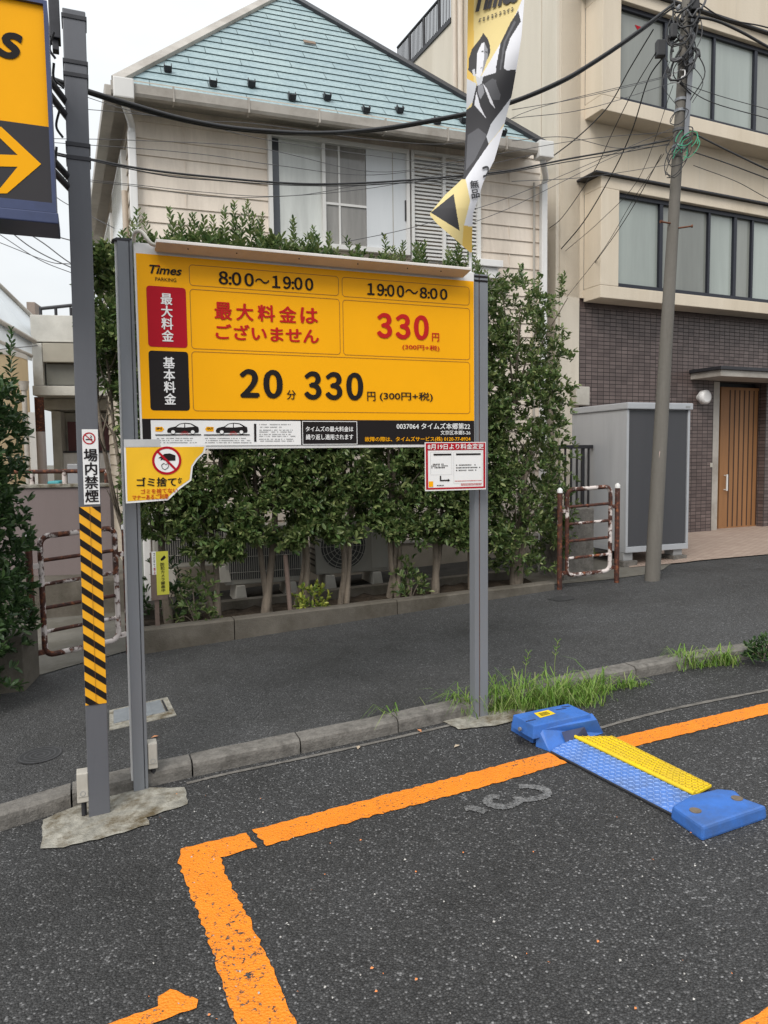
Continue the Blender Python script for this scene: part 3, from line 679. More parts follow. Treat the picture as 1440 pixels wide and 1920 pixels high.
mb = MB(); slab(mb,[(959,1354),(999,1377),(1111,1353),(1066,1332)],hb_*.40,.02); build(mb,'base_box',M_LBLUE,lock,.005)
tq = [gnd(*p,hb_+.0015) for p in ((1001,1337),(1028,1331),(1042,1338),(1013,1346))]
mb = MB(); mb.quad(*tq[::-1]); st_ = build(mb,'warning_sticker',M_FYEL,slabtop)
mb = MB()
for i in range(3):
    a = tq[0].lerp(tq[3],.28+.2*i).lerp(tq[1].lerp(tq[2],.28+.2*i),.18); b = tq[0].lerp(tq[3],.28+.2*i).lerp(tq[1].lerp(tq[2],.28+.2*i),.75)
    c = (tq[3]-tq[0])*.09; u_ = Vector((0,0,.001)); mb.quad(a+u_,a+c+u_,b+c+u_,b+u_)
build(mb,'sticker_print',M_BLACK,st_)
mb = MB()
for (x0_,x1_,y0_,y1_) in ((985,1003,1352,1348),(1042,1060,1330,1327),(1052,1068,1325,1323)):
    a, b = gnd(x0_,y0_,hb_+.0012), gnd(x1_,y1_,hb_+.0012); c = Vector((.003,-.009,0)); mb.quad(a,a+c,b+c,b)
build(mb,'embossed_mark',M_NAVY,slabtop)
f0, f1 = gnd(967,1388), gnd(988,1400); mid = (f0+f1)/2+Vector((0,0,hb_*.66)); dirv = (f1-f0).normalized(); nrm = Vector((dirv.y,-dirv.x,0))
if nrm.y > 0: nrm = -nrm
mb = MB(); mb.cyl(mid+nrm*.004,nrm,.010,.010,12); build(mb,'key_barrel',M_STEEL2,lock)
mb = MB(); mb.box(mid-Vector((0,0,hb_*.45))+nrm*.012,dirv*.011,nrm*.004,Vector((0,0,.014))); build(mb,'cable_port',M_DARK,lock)
# wedge housing where the flap starts
hw = hb_*.86
T = [gnd(1006,1362,hw),gnd(1110,1337,hw),gnd(1119,1349,hw*.9),gnd(1017,1367,hw*.9)]
B = [gnd(1004,1400),gnd(1112,1372),gnd(1132,1375),gnd(1031,1410)]
mb = MB(); mb.hexa(B,T)
m0_, m1_ = B[3].lerp(B[2],.30), B[3].lerp(B[2],.72); t0_, t1_ = T[3].lerp(T[2],.30), T[3].lerp(T[2],.72); nf = (B[3]-B[0]).normalized()*.003
mn_ = MB(); mn_.quad(*[p+nf for p in (m0_,m1_,m1_.lerp(t1_,.72),m0_.lerp(t0_,.72))]); build(mn_,'hinge_recess',M_NAVY,lock); build(mb,'hinge_housing',M_LBLUE,lock,.003)
F0, F1 = gnd(1033,1411), gnd(1260,1529); Hh = .022
H0, H1 = gnd(1076,1383,Hh), gnd(1302,1492,Hh); K0, K1 = gnd(1142,1381,.012), gnd(1338,1479,.012)
def plate(mb, a0,a1,b0,b1, th=.01):
    dn = Vector((0,0,-th)); mb.hexa([a0+dn,a1+dn,b1+dn,b0+dn],[a0,a1,b1,b0])
up = lambda p,h: Vector((p.x,p.y,p.z+h))
mb = MB(); plate(mb,up(F0,.01),up(F1,.01),H0,H1,.009); pb = build(mb,'blue_plate',M_PBLUE,lock,.002)
def studs(a0,a1,b0,b1,na,nb,ln,wd):
    mb = MB(); ax = (a1-a0).normalized(); bx = (b0-a0); bx = (bx-ax*bx.dot(ax)).normalized(); nn = ax.cross(bx)
    if nn.z < 0: nn = -nn
    for i in range(na):
        for j in range(nb):
            p = a0.lerp(a1,(i+.5)/na).lerp(b0.lerp(b1,(i+.5)/na),(j+.5)/nb); sg = 1 if (i+j)%2 else -1
            d = (ax*.75+bx*sg*.65).normalized(); e = d.cross(nn)
            top = nn*.0035; mb.add([p-d*ln,p+e*wd,p+d*ln,p-e*wd,p+top-d*ln*.5,p+top+e*wd*.5,p+top+d*ln*.5,p+top-e*wd*.5],[(4,5,6,7),(0,1,5,4),(1,2,6,5),(2,3,7,6),(3,0,4,7)])
    return mb
build(studs(up(F0,.0105),up(F1,.0105),up(H0,.0005),up(H1,.0005),40,7,.012,.003),'tread_pattern',pm('worn_tread_blue', (.24,.37,.68), .35, 0, .15, 9),pb)
rise = .035
mb = MB(); k0, k1 = K0.lerp(K1,.0), K0.lerp(K1,1.0); h0, h1 = up(H0,.008), up(H1,.008)
kk0 = up(k0.lerp(k1,.05),rise*.4); kk1 = up(k0.lerp(k1,.985),rise*.4)
plate(mb,h0,h1,kk0,kk1,.012); fy = build(mb,'yellow_flap',M_FYEL,lock,.003)
mb = MB(); mb.tube([h0,h1],.009,8); build(mb,'hinge_tube',M_FYEL,lock)
build(studs(up(h0.lerp(kk0,.12),.001),up(h1.lerp(kk1,.12),.001),up(kk0,.001),up(kk1,.001),40,6,.009,.004),'tread_pattern',pm('worn_tread_yellow', (.5,.34,.015), .5, 0, .3, 30),fy)
mb = MB(); a, b = up(F0,.004), up(F1,.004); d = Vector((-.006,-.012,0)); mb.hexa([a,b,b+d,a+d],[up(a,.006),up(b,.006),up(b,.006)+d,up(a,.006)+d]); build(mb,'rubber_edge',M_DARK,lock)
he = .052
EB = [(1260,1511),(1318,1551),(1437,1511),(1392,1495),(1378,1481),(1346,1478),(1296,1490)]
mb = MB(); slab(mb,EB,he,.03); eb = build(mb,'end_block',M_LBLUE,lock,.010,seg=2)
for q in ((1304,1520),(1382,1497)):
    c = gnd(*q,he); mb = MB(); mb.cyl(c+Vector((0,0,-.004)),(0,0,1),.022,.0065,20); build(mb,'bolt_cap',pm('bolt_brown',(.2,.16,.12),.5,.3,.2,30),eb)

# ------------------------------------------------------------ kerbed planting strip
ppl_a, ppl_b = street(272,1226), street(1040,1106); phi_p = atan2(ppl_b.y-ppl_a.y,ppl_b.x-ppl_a.x); PLEN = (ppl_b-ppl_a).xy.length
pp = Pl((ppl_a.x,ppl_a.y,0), phi_p)
def gz(s, n): p = pp.P(s,0,n); return G(p.x,p.y)+KH
planter = thing('planting_strip','low concrete kerbed planting bed under the tall hedge','planter',pp.P(PLEN/2,gz(PLEN/2,0),-.3))
zk0 = at(272,1180,ppl_a.y).z; zk1 = at(1030,1092,ppl_b.y).z
def zk(s): return zk0+(zk1-zk0)*s/PLEN
js = [pp.st(440,1195)[0], pp.st(745,1150)[0]]
cuts = [-.05]+js+[PLEN]
for i in range(3):
    a, b = cuts[i]+.004, cuts[i+1]-.004; mb = MB(); ss = np.linspace(a,b,7); vs = []
    for s_ in ss:
        for n_, t_ in ((0,gz(s_,0)-.1),(.002,zk(s_)-.012),(-.012,zk(s_)),(-.115,zk(s_)-.003),(-.12,zk(s_)-.02),(-.12,gz(s_,0)-.1)): vs.append(pp.P(s_,t_+random.uniform(-.002,.002),n_+random.uniform(-.002,.002)))
    mb.add(vs,[(p*6+q,(p+1)*6+q,(p+1)*6+q+1,p*6+q+1) for p in range(6) for q in range(5)]+[(0,1,2,3,4,5),tuple(range(36,42))[::-1]])
    build(mb,'kerb_block',M_PLANT,planter)
mb = MB(); vs = []; rr = random.Random(8)
for i in range(41):
    s_ = -.05+(PLEN+.05)*i/40
    for j in range(5): vs.append(pp.P(s_,zk(s_)-.05+rr.uniform(-.015,.02),-.11-.5*j/4))
mb.add(vs,[(i*5+j,(i+1)*5+j,(i+1)*5+j+1,i*5+j+1) for i in range(40) for j in range(4)]); build(mb,'soil_bed',M_SOIL,planter)
mb = MB(); mb.hexa([pp.P(-.05,gz(0,-.6)-.1,-.6),pp.P(PLEN,gz(PLEN,-.6)-.1,-.6),pp.P(PLEN,gz(PLEN,-.6)-.1,-.7),pp.P(-.05,gz(0,-.6)-.1,-.7)],[pp.P(-.05,zk(0)+.02,-.6),pp.P(PLEN,zk(PLEN)+.03,-.6),pp.P(PLEN,zk(PLEN)+.03,-.7),pp.P(-.05,zk(0)+.02,-.7)])
build(mb,'rear_edging',M_PLANT,planter,.006)
strip([(250,1234),(350,1212),(443,1192),(600,1167),(800,1140),(1045,1107)],.016,M_KERB,'mortar_line',.004,street)

# ------------------------------------------------------------ foliage
def leafmat(name, cols, back=.5, rough=.33):
    if name in MATS: return MATS[name]
    m, n, l, b = _nodes(name); g_ = N(n,'ShaderNodeNewGeometry')
    r = ramp(n,l,g_.outputs['Random Per Island'],[(i/(len(cols)-1),c) for i,c in enumerate(cols)])
    l.new(r.outputs[0], b.inputs['Base Color']); b.inputs['Roughness'].default_value = rough; b.inputs['Specular IOR Level'].default_value = .45
    tr = N(n,'ShaderNodeBsdfTranslucent'); l.new(r.outputs[0], tr.inputs['Color']); ms = N(n,'ShaderNodeMixShader'); ms.inputs[0].default_value = .3
    l.new(b.outputs[0], ms.inputs[1]); l.new(tr.outputs[0], ms.inputs[2]); l.new(ms.outputs[0], n['Material Output'].inputs['Surface'])
    MATS[name] = m; return m
M_LEAF = leafmat('hedge_leaf',[(.045,.085,.028),(.085,.15,.046),(.135,.2,.062),(.2,.25,.09),(.1,.17,.05),(.29,.32,.13),(.06,.11,.035)])
M_LEAFD = leafmat('dark_leaf',[(.028,.06,.022),(.045,.09,.03),(.06,.115,.038),(.09,.15,.05)])
M_LEAFY = leafmat('pale_leaf',[(.3,.33,.05),(.42,.44,.08),(.2,.28,.05),(.1,.2,.04)])
M_GRASS = leafmat('grass_blade',[(.09,.19,.025),(.14,.27,.038),(.2,.34,.055),(.28,.36,.1),(.12,.24,.032),(.33,.34,.15)],rough=.5)
M_BARK = pm('bark',(.2,.165,.13),.9,0,.4,18,.8,50,.2,True)
LEAF_UV = np.array([(0,0),(-.42,.36),(-.5,.7),(0,1.),(.5,.7),(.42,.36)])
def leaves(base, axis, size, width=.36, droop=.25):
    """numpy: one folded leaf at each base pointing along axis"""
    n = len(base); axis = axis/np.linalg.norm(axis,axis=1,keepdims=True)
    rnd = RNG.normal(size=(n,3))*.55+np.array((0,0,1.0)); side = np.cross(axis,rnd); side /= np.linalg.norm(side,axis=1,keepdims=True)+1e-9
    nor = np.cross(side,axis); size = np.asarray(size).reshape(-1,1)
    V = np.empty((n,6,3))
    for k,(a,t) in enumerate(LEAF_UV):
        lift = .16*abs(a)*2-droop*t*t*.5
        V[:,k] = base+axis*(t*size)+side*(a*width*size)+nor*(lift*size*.6)
    F_ = np.array([(0,3,2,1),(0,5,4,3)]); faces = (np.arange(n)[:,None,None]*6+F_[None]).reshape(-1,4)
    return V.reshape(-1,3), faces
def np_mesh(name, V, Fq, mat, parent, smooth=False):
    me = bpy.data.meshes.new(name); me.vertices.add(len(V)); me.vertices.foreach_set('co',V.astype(np.float32).ravel())
    me.loops.add(Fq.size); me.loops.foreach_set('vertex_index',Fq.astype(np.int32).ravel())
    me.polygons.add(len(Fq)); me.polygons.foreach_set('loop_start',np.arange(len(Fq),dtype=np.int32)*Fq.shape[1])
    me.update(calc_edges=True); me.validate(); return mesh_obj(name, me, parent, mat)
def rosettes(cent, outw, per, size, spread=.8, width=.36):
    """whorls of leaves at twig tips"""
    n = len(cent); outw = outw/(np.linalg.norm(outw,axis=1,keepdims=True)+1e-9)
    c = np.repeat(cent,per,0); o = np.repeat(outw,per,0); rnd = RNG.normal(size=(n*per,3)); rnd -= o*(rnd*o).sum(1,keepdims=True)
    rnd /= np.linalg.norm(rnd,axis=1,keepdims=True)+1e-9
    ax = o*(.35+RNG.random((n*per,1))*.7)+rnd*spread+np.array((0,0,.1)); sz = size*(.6+.6*RNG.random(n*per))
    return leaves(c+o*(RNG.random((n*per,1))-.6)*.03, ax, sz, width)
def shoots(tips, h, size):
    """upright shoots with leaf pairs"""
    B=[];A=[];Z=[]
    for p,hh_ in zip(tips,h):
        k = int(hh_/.028)+2; lx = RNG.normal()*.12; ly = RNG.normal()*.12
        for i in range(k):
            t = i/k
            for q in range(3):
                a = i*1.3+q*2.1+RNG.random()*.5; B.append(p+np.array((lx*t*hh_,ly*t*hh_,hh_*t))); A.append((cos(a),sin(a),.55+.8*t)); Z.append(size*(1.1-.45*t)*(.8+.4*RNG.random()))
    return leaves(np.array(B),np.array(A),np.array(Z))
def fmerge(parts):
    Vs=[];Fs=[];o=0
    for V,F_ in parts: Vs.append(V);Fs.append(F_+o);o+=len(V)
    return np.concatenate(Vs), np.concatenate(Fs)
def nz3(P, sc):   # cheap smooth 3-D noise for clumps
    q = P*sc; return (np.sin(q[:,0]*1.7+np.sin(q[:,1]*1.3))*np.sin(q[:,1]*1.9+np.sin(q[:,2]*1.1+2))*np.sin(q[:,2]*1.5+np.sin(q[:,0]*.9+1)))
def shrub(label, pl, s0, s1, zlo, zhi, n0, n1, trunk_s, zg, count, size=.062, group='evergreen shrubs along the house wall', topsh=8, dens=None, leafm=None, name='hedge_shrub', thin=None, stems=2, tr=.028, lean=0, skirt=0):
    o = thing(name,label,'shrub',pl.P(trunk_s,zg,(n0+n1)/2),group)
    # stems with forks
    mb = MB(); tops = []
    rr = random.Random(int(trunk_s*1000)+5); nc = (n0+n1)/2
    for k in range(stems):
        b = pl.P(trunk_s+rr.uniform(-.06,.06)*k,zg-.04,nc+rr.uniform(-.03,.03)*k)
        pts = [b]; sx = rr.uniform(-.11,.11)
        H_ = (zlo-zg)+.62*(zhi-zlo)
        for i in range(1,6):
            f = i/5; pts.append(pl.P(trunk_s+sx*f*1.6+lean*f+rr.uniform(-.05,.05),zg+H_*f,nc+rr.uniform(-.07,.07)*f))
        sp = smooth_path(pts,4); r_ = tr*rr.uniform(.7,1.15); mb.tube(sp,[r_*(1.25-1.0*i/len(sp))*(1.25 if i < 2 else 1) for i in range(len(sp))],8)
        for j in range(7):
            i = rr.randrange(int(len(sp)*.3),len(sp)-1); p = sp[i]; e = pl.P(rr.uniform(s0,s1),min(zhi,p.z-pl.o.z+rr.uniform(.2,.55)),rr.uniform(n0,n1))
            e = p+(e-p)*min(1,.6/max((e-p).length,.1)); m_ = (p+e)/2+Vector((0,0,-.03)); q = smooth_path([p,m_,e],4); mb.tube(q,.009,5,True,.003)
    build(mb,'stems',M_BARK,o)
    # crown
    P = RNG.random((count*4,3)); P[:,0] = s0+(s1-s0)*P[:,0]; P[:,1] = zlo+(zhi-zlo)*P[:,1]; P[:,2] = n0+(n1-n0)*P[:,2]
    sc = (s0+s1)/2; fx = np.abs(P[:,0]-sc)/((s1-s0)/2); fn = np.abs(P[:,2]-nc)/((n1-n0)/2); ft = (P[:,1]-zlo)/(zhi-zlo)
    nz = nz3(P,5.5)+.6*nz3(P+3.1,11); keep = nz > -.14+.2*(ft<.12)
    edge = .78+.22*np.minimum(1,ft*5)
    keep &= (fx < edge+nz*.3) & (fn < edge+nz*.25) & (RNG.random(len(P)) < .25+.75*np.maximum(fn,.75*fx)) & (ft < 1-.1*fx*fx+nz*.04)
    if dens is not None: keep &= RNG.random(len(P)) < dens(P)
    P = P[keep][:count]
    W = np.array([tuple(pl.P(*q)) for q in P])
    ow = np.stack([(P[:,0]-sc)/((s1-s0)/2)*.5,(P[:,2]-nc)/((n1-n0)/2)*1.0,.35+.5*(P[:,1]-zlo)/(zhi-zlo)],1)+RNG.normal(size=(len(P),3))*.45
    A_ = np.array(pl.a); Nn = np.array(pl.nn); O = ow[:,:1]*A_+ow[:,1:2]*Nn+ow[:,2:]*np.array((0,0,1.))
    parts = [rosettes(W,O,7,size)]
    if skirt:   # low sprays on the street side hide the bare stems
        k = skirt; Q = np.stack([s0+(s1-s0)*RNG.random(k),zlo-.04+(.1+.5*RNG.random(k))*RNG.random(k),nc+(n1-nc)*(.1+.95*RNG.random(k))],1)
        Q = Q[nz3(Q,7)>-.1]; Q = Q[~((Q[:,0] < trunk_s+.12) & (Q[:,1] < zlo+.12))] if stems == 1 and trunk_s < .4 else Q; parts.append(rosettes(np.array([tuple(pl.P(*q_)) for q_ in Q]),RNG.normal(size=(len(Q),3))*.5+np.array(tuple(pl.nn))*.8+np.array((0,0,.25)),7,size*1.05))
    if topsh:
        tp = np.array([tuple(pl.P(s0+(s1-s0)*RNG.random(),zhi-.12-.06*RNG.random(),n0+(n1-n0)*RNG.random())) for _ in range(topsh)])
        parts.append(shoots(tp,.14+.3*RNG.random(topsh)**1.5,size))
    V,Fq = fmerge(parts); np_mesh('crown',V,Fq,leafm or M_LEAF,o); return o
HN = -.33      # hedge centre line behind the planter front
S_ = lambda px,py=1100: pp.st(px,py,HN)[0]
tz = lambda px,py: pp.st(px,py,HN)[1]
names = [('leftmost tall hedge shrub with the camera warning stake at its foot',315,250,352,440,1),('second tall hedge shrub from the left, its two thin stems dark',399,352,446,425,2),
 ('tall hedge shrub with the thick pale forked stem left of the wooden stake',496,446,560,428,2),('tall hedge shrub right of the wooden stake, behind the pale leaved bush',572,545,622,455,3),
 ('tall hedge shrub with twisted stems in front of the round fan',649,612,700,462,3),('tall hedge shrub with one stout trunk right of the outdoor units',745,690,790,470,3),
 ('tall hedge shrub with two slim stems left of the right sign post',816,780,868,482,2),('hedge shrub half hidden by the right sign post',884,855,925,500,1)]
for i,(lb,tp_,xl,xr_,yt,stn) in enumerate(names):
    s0,s1 = S_(xl), S_(xr_); ts = S_(tp_); zb_ = tz(tp_,(1012,1040,1020,1010,1004,1000,1010,1020)[i]); zt_ = tz((xl+xr_)/2,yt+(28 if i else 20))
    shrub(lb,pp,s0-.05,s1+.05,zb_,zt_,HN-.27,HN+.27,ts,zk(ts)-.03,2150,.066,topsh=(9,22,22,14,10,15,12,7)[i],stems=stn,tr=.026 if stn<3 else .022, skirt=(150,300,190,200,170,170,210,200)[i])
shrub('hedge shrub at the right end, loose and thin at the top','x' and pp,S_(915),S_(1046),tz(965,1072),tz(965,700),HN-.28,HN+.3,S_(964),zk(S_(964))-.03,1500,.06,topsh=2,stems=3,tr=.03)
o_r = [o for o in bpy.data.objects if o.get('label','').startswith('hedge shrub at the right end')][0]
# its loose upper part
P = RNG.random((2600,3)); s0,s1 = S_(925),S_(1062); zl_,zh_ = tz(980,740),tz(980,515)
P[:,0] = s0+(s1-s0)*P[:,0]; P[:,1] = zl_+(zh_-zl_)*P[:,1]; P[:,2] = HN-.25+.5*P[:,2]
f = (P[:,1]-zl_)/(zh_-zl_); fx = (P[:,0]-s0)/(s1-s0); nz = nz3(P,6)
keep = (nz > -.05) & (fx < .92-.35*np.abs(f-.35)+.2*nz) & (fx > .02) & (RNG.random(len(P)) < .85-.35*f); P = P[keep][:620]
W = np.array([tuple(pp.P(*q)) for q in P]); V,Fq = fmerge([rosettes(W,RNG.normal(size=(len(W),3))*.5+np.array((0,-.2,.8)),6,.055),shoots(W[RNG.integers(0,len(W),30)],.1+.14*RNG.random(30),.055)]); np_mesh('upper_sprays',V,Fq,M_LEAF,o_r)
mb = MB()
for k in range(5):
    b = pp.P(S_(964),tz(965,760),HN); e = pp.P(S_(935+k*26),tz(965,560+20*(k%2)),HN+random.uniform(-.2,.2)); mb.tube(smooth_path([b,(b+e)/2+Vector((0,0,.06)),e],5),.011,5,True,.004)
build(mb,'upper_branch',M_BARK,o_r)
shrub('hedge shrub overhanging between the two left posts, bare below','x' and pp,S_(172),S_(252),tz(210,735),tz(210,470),HN-.27,HN+.2,S_(262),zk(0)-.03,900,.062,topsh=5,stems=2,tr=.02,lean=-.2)
# big dark shrub on the left edge, standing nearer
lg = street(8,1320); ls = Pl((lg.x,lg.y,0), radians(12)); lz = G(lg.x,lg.y)+KH
shrub('big dark evergreen shrub cut off by the left edge of view',ls,-.75,ls.st(30,950)[0],lz+.12,ls.st(15,705)[1],-.42,.42,-.25,lz,2600,.062,None,3,leafm=M_LEAFD,name='evergreen_shrub',stems=3)
o_l = [o for o in bpy.data.objects if o.get('label','').startswith('big dark evergreen')][0]
P = RNG.random((1200,3)); a0,a1 = -.75,ls.st(36,700)[0]; z0,z1 = ls.st(15,760)[1],ls.st(12,600)[1]
P[:,0] = a0+(a1-a0)*P[:,0]; P[:,1] = z0+(z1-z0)*P[:,1]; P[:,2] = -.35+.7*P[:,2]
f = (P[:,1]-z0)/(z1-z0); keep = ((P[:,0]-a0)/(a1-a0) < 1-.4*f+.15*nz3(P,7)); P = P[keep][:700]
W = np.array([tuple(ls.P(*q)) for q in P]); V,Fq = fmerge([rosettes(W,RNG.normal(size=(len(W),3))*.6+np.array((.2,-.2,.7)),6,.06)]); np_mesh('upper_sprays',V,Fq,M_LEAFD,o_l)
def bush(name, label, c, r, count, size, mat, stems=5, cat='bush', group=None, per=6):
    o = thing(name,label,cat,c,group); d = RNG.normal(size=(count,3)); d /= np.linalg.norm(d,axis=1,keepdims=True); d[:,2] = np.abs(d[:,2]); rad = .45+.6*RNG.random((count,1))
    W = np.array(tuple(c))+d*rad*np.array(r); V,Fq = rosettes(W,d+np.array((0,0,.5)),per,size); np_mesh('leaves',V,Fq,mat,o)
    mb = MB()
    for k in range(stems):
        e = Vector(c)+Vector(tuple(d[k]*np.array(r)*.8)); mb.tube(smooth_path([Vector(c)-Vector((0,0,.03)),(Vector(c)+e)/2+Vector((0,0,.03)),e],4),.006,5,True,.003)
    build(mb,'twigs',M_BARK,o); return o
q = lambda px,py,n=HN+.12: pp.P(pp.st(px,py,n)[0],zk(pp.st(px,py,n)[0])-.03,n)
bush('small_bush','small bush with pale yellow leaves in the planting bed',q(583,1130),(.15,.13,.26),46,.05,M_LEAFY,group=None)
bush('small_bush','low green bush between the warning stake and the kerb joint',q(366,1150),(.2,.14,.45),70,.055,M_LEAF)
bush('small_bush','low leafy bush growing against the stout trunk',q(770,1115),(.17,.13,.36),55,.055,M_LEAF)
bush('small_bush','dense low bush filling the bed behind the camera warning stake',q(312,1150,HN-.22),(.25,.15,.5),90,.055,M_LEAFD)
bush('small_bush','tiny green seedling behind the right rusty barrier',street(1098,1065),(.12,.1,.24),18,.05,M_LEAF)
bush('kerb_weed','round dark green weed at the right edge on the kerb',gnd(1430,1232,.05),(.11,.1,.13),90,.035,M_LEAFD,group=None)
def grass(name, label, spots, n, hmin, hmax, kind=None, spread=.05, w_=.0034):
    B=[];Fs=[]
    for i in range(n):
        c = spots[RNG.integers(len(spots))]; x = c[0]+RNG.normal()*spread; y = c[1]+RNG.normal()*spread*.6; z_ = G(x,y)
        a = RNG.random()*2*pi; h = (hmin+(hmax-hmin)*RNG.random()**1.4)*(.62+.38*sin(x*23+y*31))*1.25; ln = h*(.5+1.1*RNG.random()); d = np.array((cos(a),sin(a),0)); sd_ = np.array((-sin(a),cos(a),0))*w_*(.6+.7*RNG.random())
        o = len(B); b = np.array((x,y,z_))
        tip = .85-.75*RNG.random(); cv = RNG.normal()*.25
        for t,hh_,ww in ((0,0,1),(.3,.5,1.),(.65,.85,.7),(1,tip,.06)):
            p = b+d*ln*t**1.4+sd_/.0045*cv*ln*t*t*.3*.0045/w_*1.0+np.array((0,0,h*hh_)); B += [p-sd_*ww,p+sd_*ww]
        Fs += [(o+2*k,o+2*k+1,o+2*k+3,o+2*k+2) for k in range(3)]
    V = np.array(B); Fq = np.array(Fs); me = bpy.data.meshes.new(name); c = spots[0]; 
    o = np_mesh(name,V,Fq,M_GRASS,None); tag(o,label,'grass',None,kind); return o
def line_spots(a, b, n, f=gnd): return [f(a[0]+(b[0]-a[0])*i/(n-1),a[1]+(b[1]-a[1])*i/(n-1)) for i in range(n)]
grass('grass_clump','lush green grass clump behind the blue lock box at the post foot',line_spots((870,1338),(1105,1318),9)+line_spots((930,1322),(1100,1300),6),1500,.04,.17,'stuff',.055)
grass('grass_clump','sparse yellowish grass on the kerb between the two thicker tufts',line_spots((1110,1298),(1200,1285),5),170,.03,.09,'stuff',.035)
grass('weed_tuft','bright weed tuft with seed heads on the kerb at right',line_spots((1275,1253),(1365,1245),5),330,.04,.14,'stuff',.032)
grass('weed_tuft','tiny weed sprig on the street side of the kerb',line_spots((742,1340),(758,1332),2,lambda x,y:street(x,y)),26,.05,.13,'stuff',.012)
grass('weed_tuft','few grass blades in the joint left of the right post',line_spots((790,1352),(880,1338),6),40,.03,.1,'stuff',.02)
def seedheads():
    for lb,px,py,h in (('thin seed stalk leaning over the grass clump, left of the blue box',985,1310,.26),('thin seed stalk rising from the grass clump above the blue box',1040,1300,.3)):
        b = gnd(px,py); mb = MB(); e = b+Vector((.02,.02,h)); pts = smooth_path([b,b+Vector((.0,.0,h*.6)),e],6); mb.tube(pts,.0016,5)
        for k in range(10): p = pts[-1-(k//2)]; a = k*2.4; mb.tube([p,p+Vector((cos(a)*.02,sin(a)*.02,.02))],.0022,4)
        tag(build(mb,'seed_stalk',M_GRASS,None),lb,'weed')
seedheads()

# ------------------------------------------------------------ stakes and small things in the bed
M_STAKE = pm('weathered_wood',(.17,.125,.105),.85,0,.25,10,.4,50,.2,True)
M_LIME = pm('lime_yellow_print',(.58,.55,.06),.45,0,.05,5)
kpl = Pl((0,0,0),phi_p+.05); kp_ = street(297,1170); kpl.o = Vector((*at(300,1172,ppl_a.y+.12)[:2],0))
zst = zk(kpl.o.x*0)-.05
stk = thing('warning_stake','wooden stake with a yellow camera warning plate and a white litter strip','stake',kpl.P(0,zst))
mb = MB(); a = kpl.rect((291,1110),(299,1110),(299,1170),(291,1172)); mb.pbox(kpl,a[0],a[1],zst-.05,kpl.st(295,1090)[1],-.03,-.008); build(mb,'stake_post',M_STAKE,stk,.003)
mb = MB(); a = kpl.rect((283,1075),(314,1074),(314,1124),(283,1126)); mb.pbox(kpl,a[0],a[1],a[2],kpl.st(290,1036)[1],-.008,.004); build(mb,'backing_board',M_STAKE,stk,.003)
a = kpl.rect((293,1034),(316,1033),(316,1114),(293,1116)); mb = MB(); mb.pbox(kpl,*a,.004,.007); yp = build(mb,'yellow_plate',M_LIME,stk,.001)
text(yp,'防\n犯\nカ\nメ\nラ\n録\n画\n中',kpl,(a[0]+.03*1.0,a[1]-.028,a[2]+.02,a[3]-.085),M_BLACK,.0082,.02,2)
poly(yp,'camera_symbol',[[(303,1046),(308,1041),(311,1045),(308,1049),(302,1052),(301,1049)]],kpl,M_BLACK,.0085)
a = kpl.rect((284,1034),(293,1034),(294,1077),(285,1078)); mb = MB(); mb.pbox(kpl,*a,.0042,.0066); wp = build(mb,'white_strip',M_WHITEP,stk,.001)
text(wp,'ゴ\nミ\nす\nて',kpl,(a[0]+.01,a[1]-.01,a[2]+(a[3]-a[2])*.34,a[3]-.008),M_BLACK,.008,.02,2)
text(wp,'禁\n止',kpl,(a[0]+.01,a[1]-.01,a[2]+.006,a[2]+(a[3]-a[2])*.31),M_RED,.008,.02,2)
mb = MB(); b, t = q(545,1143), q(536,1040); b2 = pp.P(pp.st(545,1143,HN+.14)[0],zk(1)-.06,HN+.14); t_ = pp.P(pp.st(535,1040,HN+.1)[0],pp.st(535,1040,HN+.1)[1],HN+.1)
mb.tube([b2,t_],.021,6); tag(build(mb,'wooden_stake',M_STAKE,None),'plain brown wooden stake leaning in the bed right of the thick pale stem','stake')

# ------------------------------------------------------------ rusty pipe barriers
def rustmat(name, lo, hi):
    m, n, l, b = _nodes(name); t = N(n,'ShaderNodeTexCoord'); z = N(n,'ShaderNodeTexNoise', Scale=7, Detail=9, Roughness=.68); l.new(t.outputs['Object'], z.inputs['Vector'])
    f = ramp(n,l,z.outputs['Fac'],[(lo,0.),(hi,1.)]); z2 = N(n,'ShaderNodeTexNoise', Scale=30, Detail=5); l.new(t.outputs['Object'], z2.inputs['Vector'])
    rc = ramp(n,l,z2.outputs['Fac'],[(.3,(.028,.011,.008)),(.55,(.075,.022,.012)),(.72,(.26,.085,.03))])
    mm = N(n,'ShaderNodeMixRGB'); l.new(f.outputs[0], mm.inputs[0]); mm.inputs[1].default_value = (.62,.55,.52,1); l.new(rc.outputs[0], mm.inputs[2])
    l.new(mm.outputs[0], b.inputs['Base Color']); b.inputs['Roughness'].default_value = .75
    bb = N(n,'ShaderNodeBump', Strength=.5, Distance=.006); l.new(f.outputs[0], bb.inputs['Height']); l.new(bb.outputs[0], b.inputs['Normal']); return m
M_RUST = rustmat('rusty_white_paint', .455,.50); M_RUST2 = rustmat('mostly_rust', .30,.38)
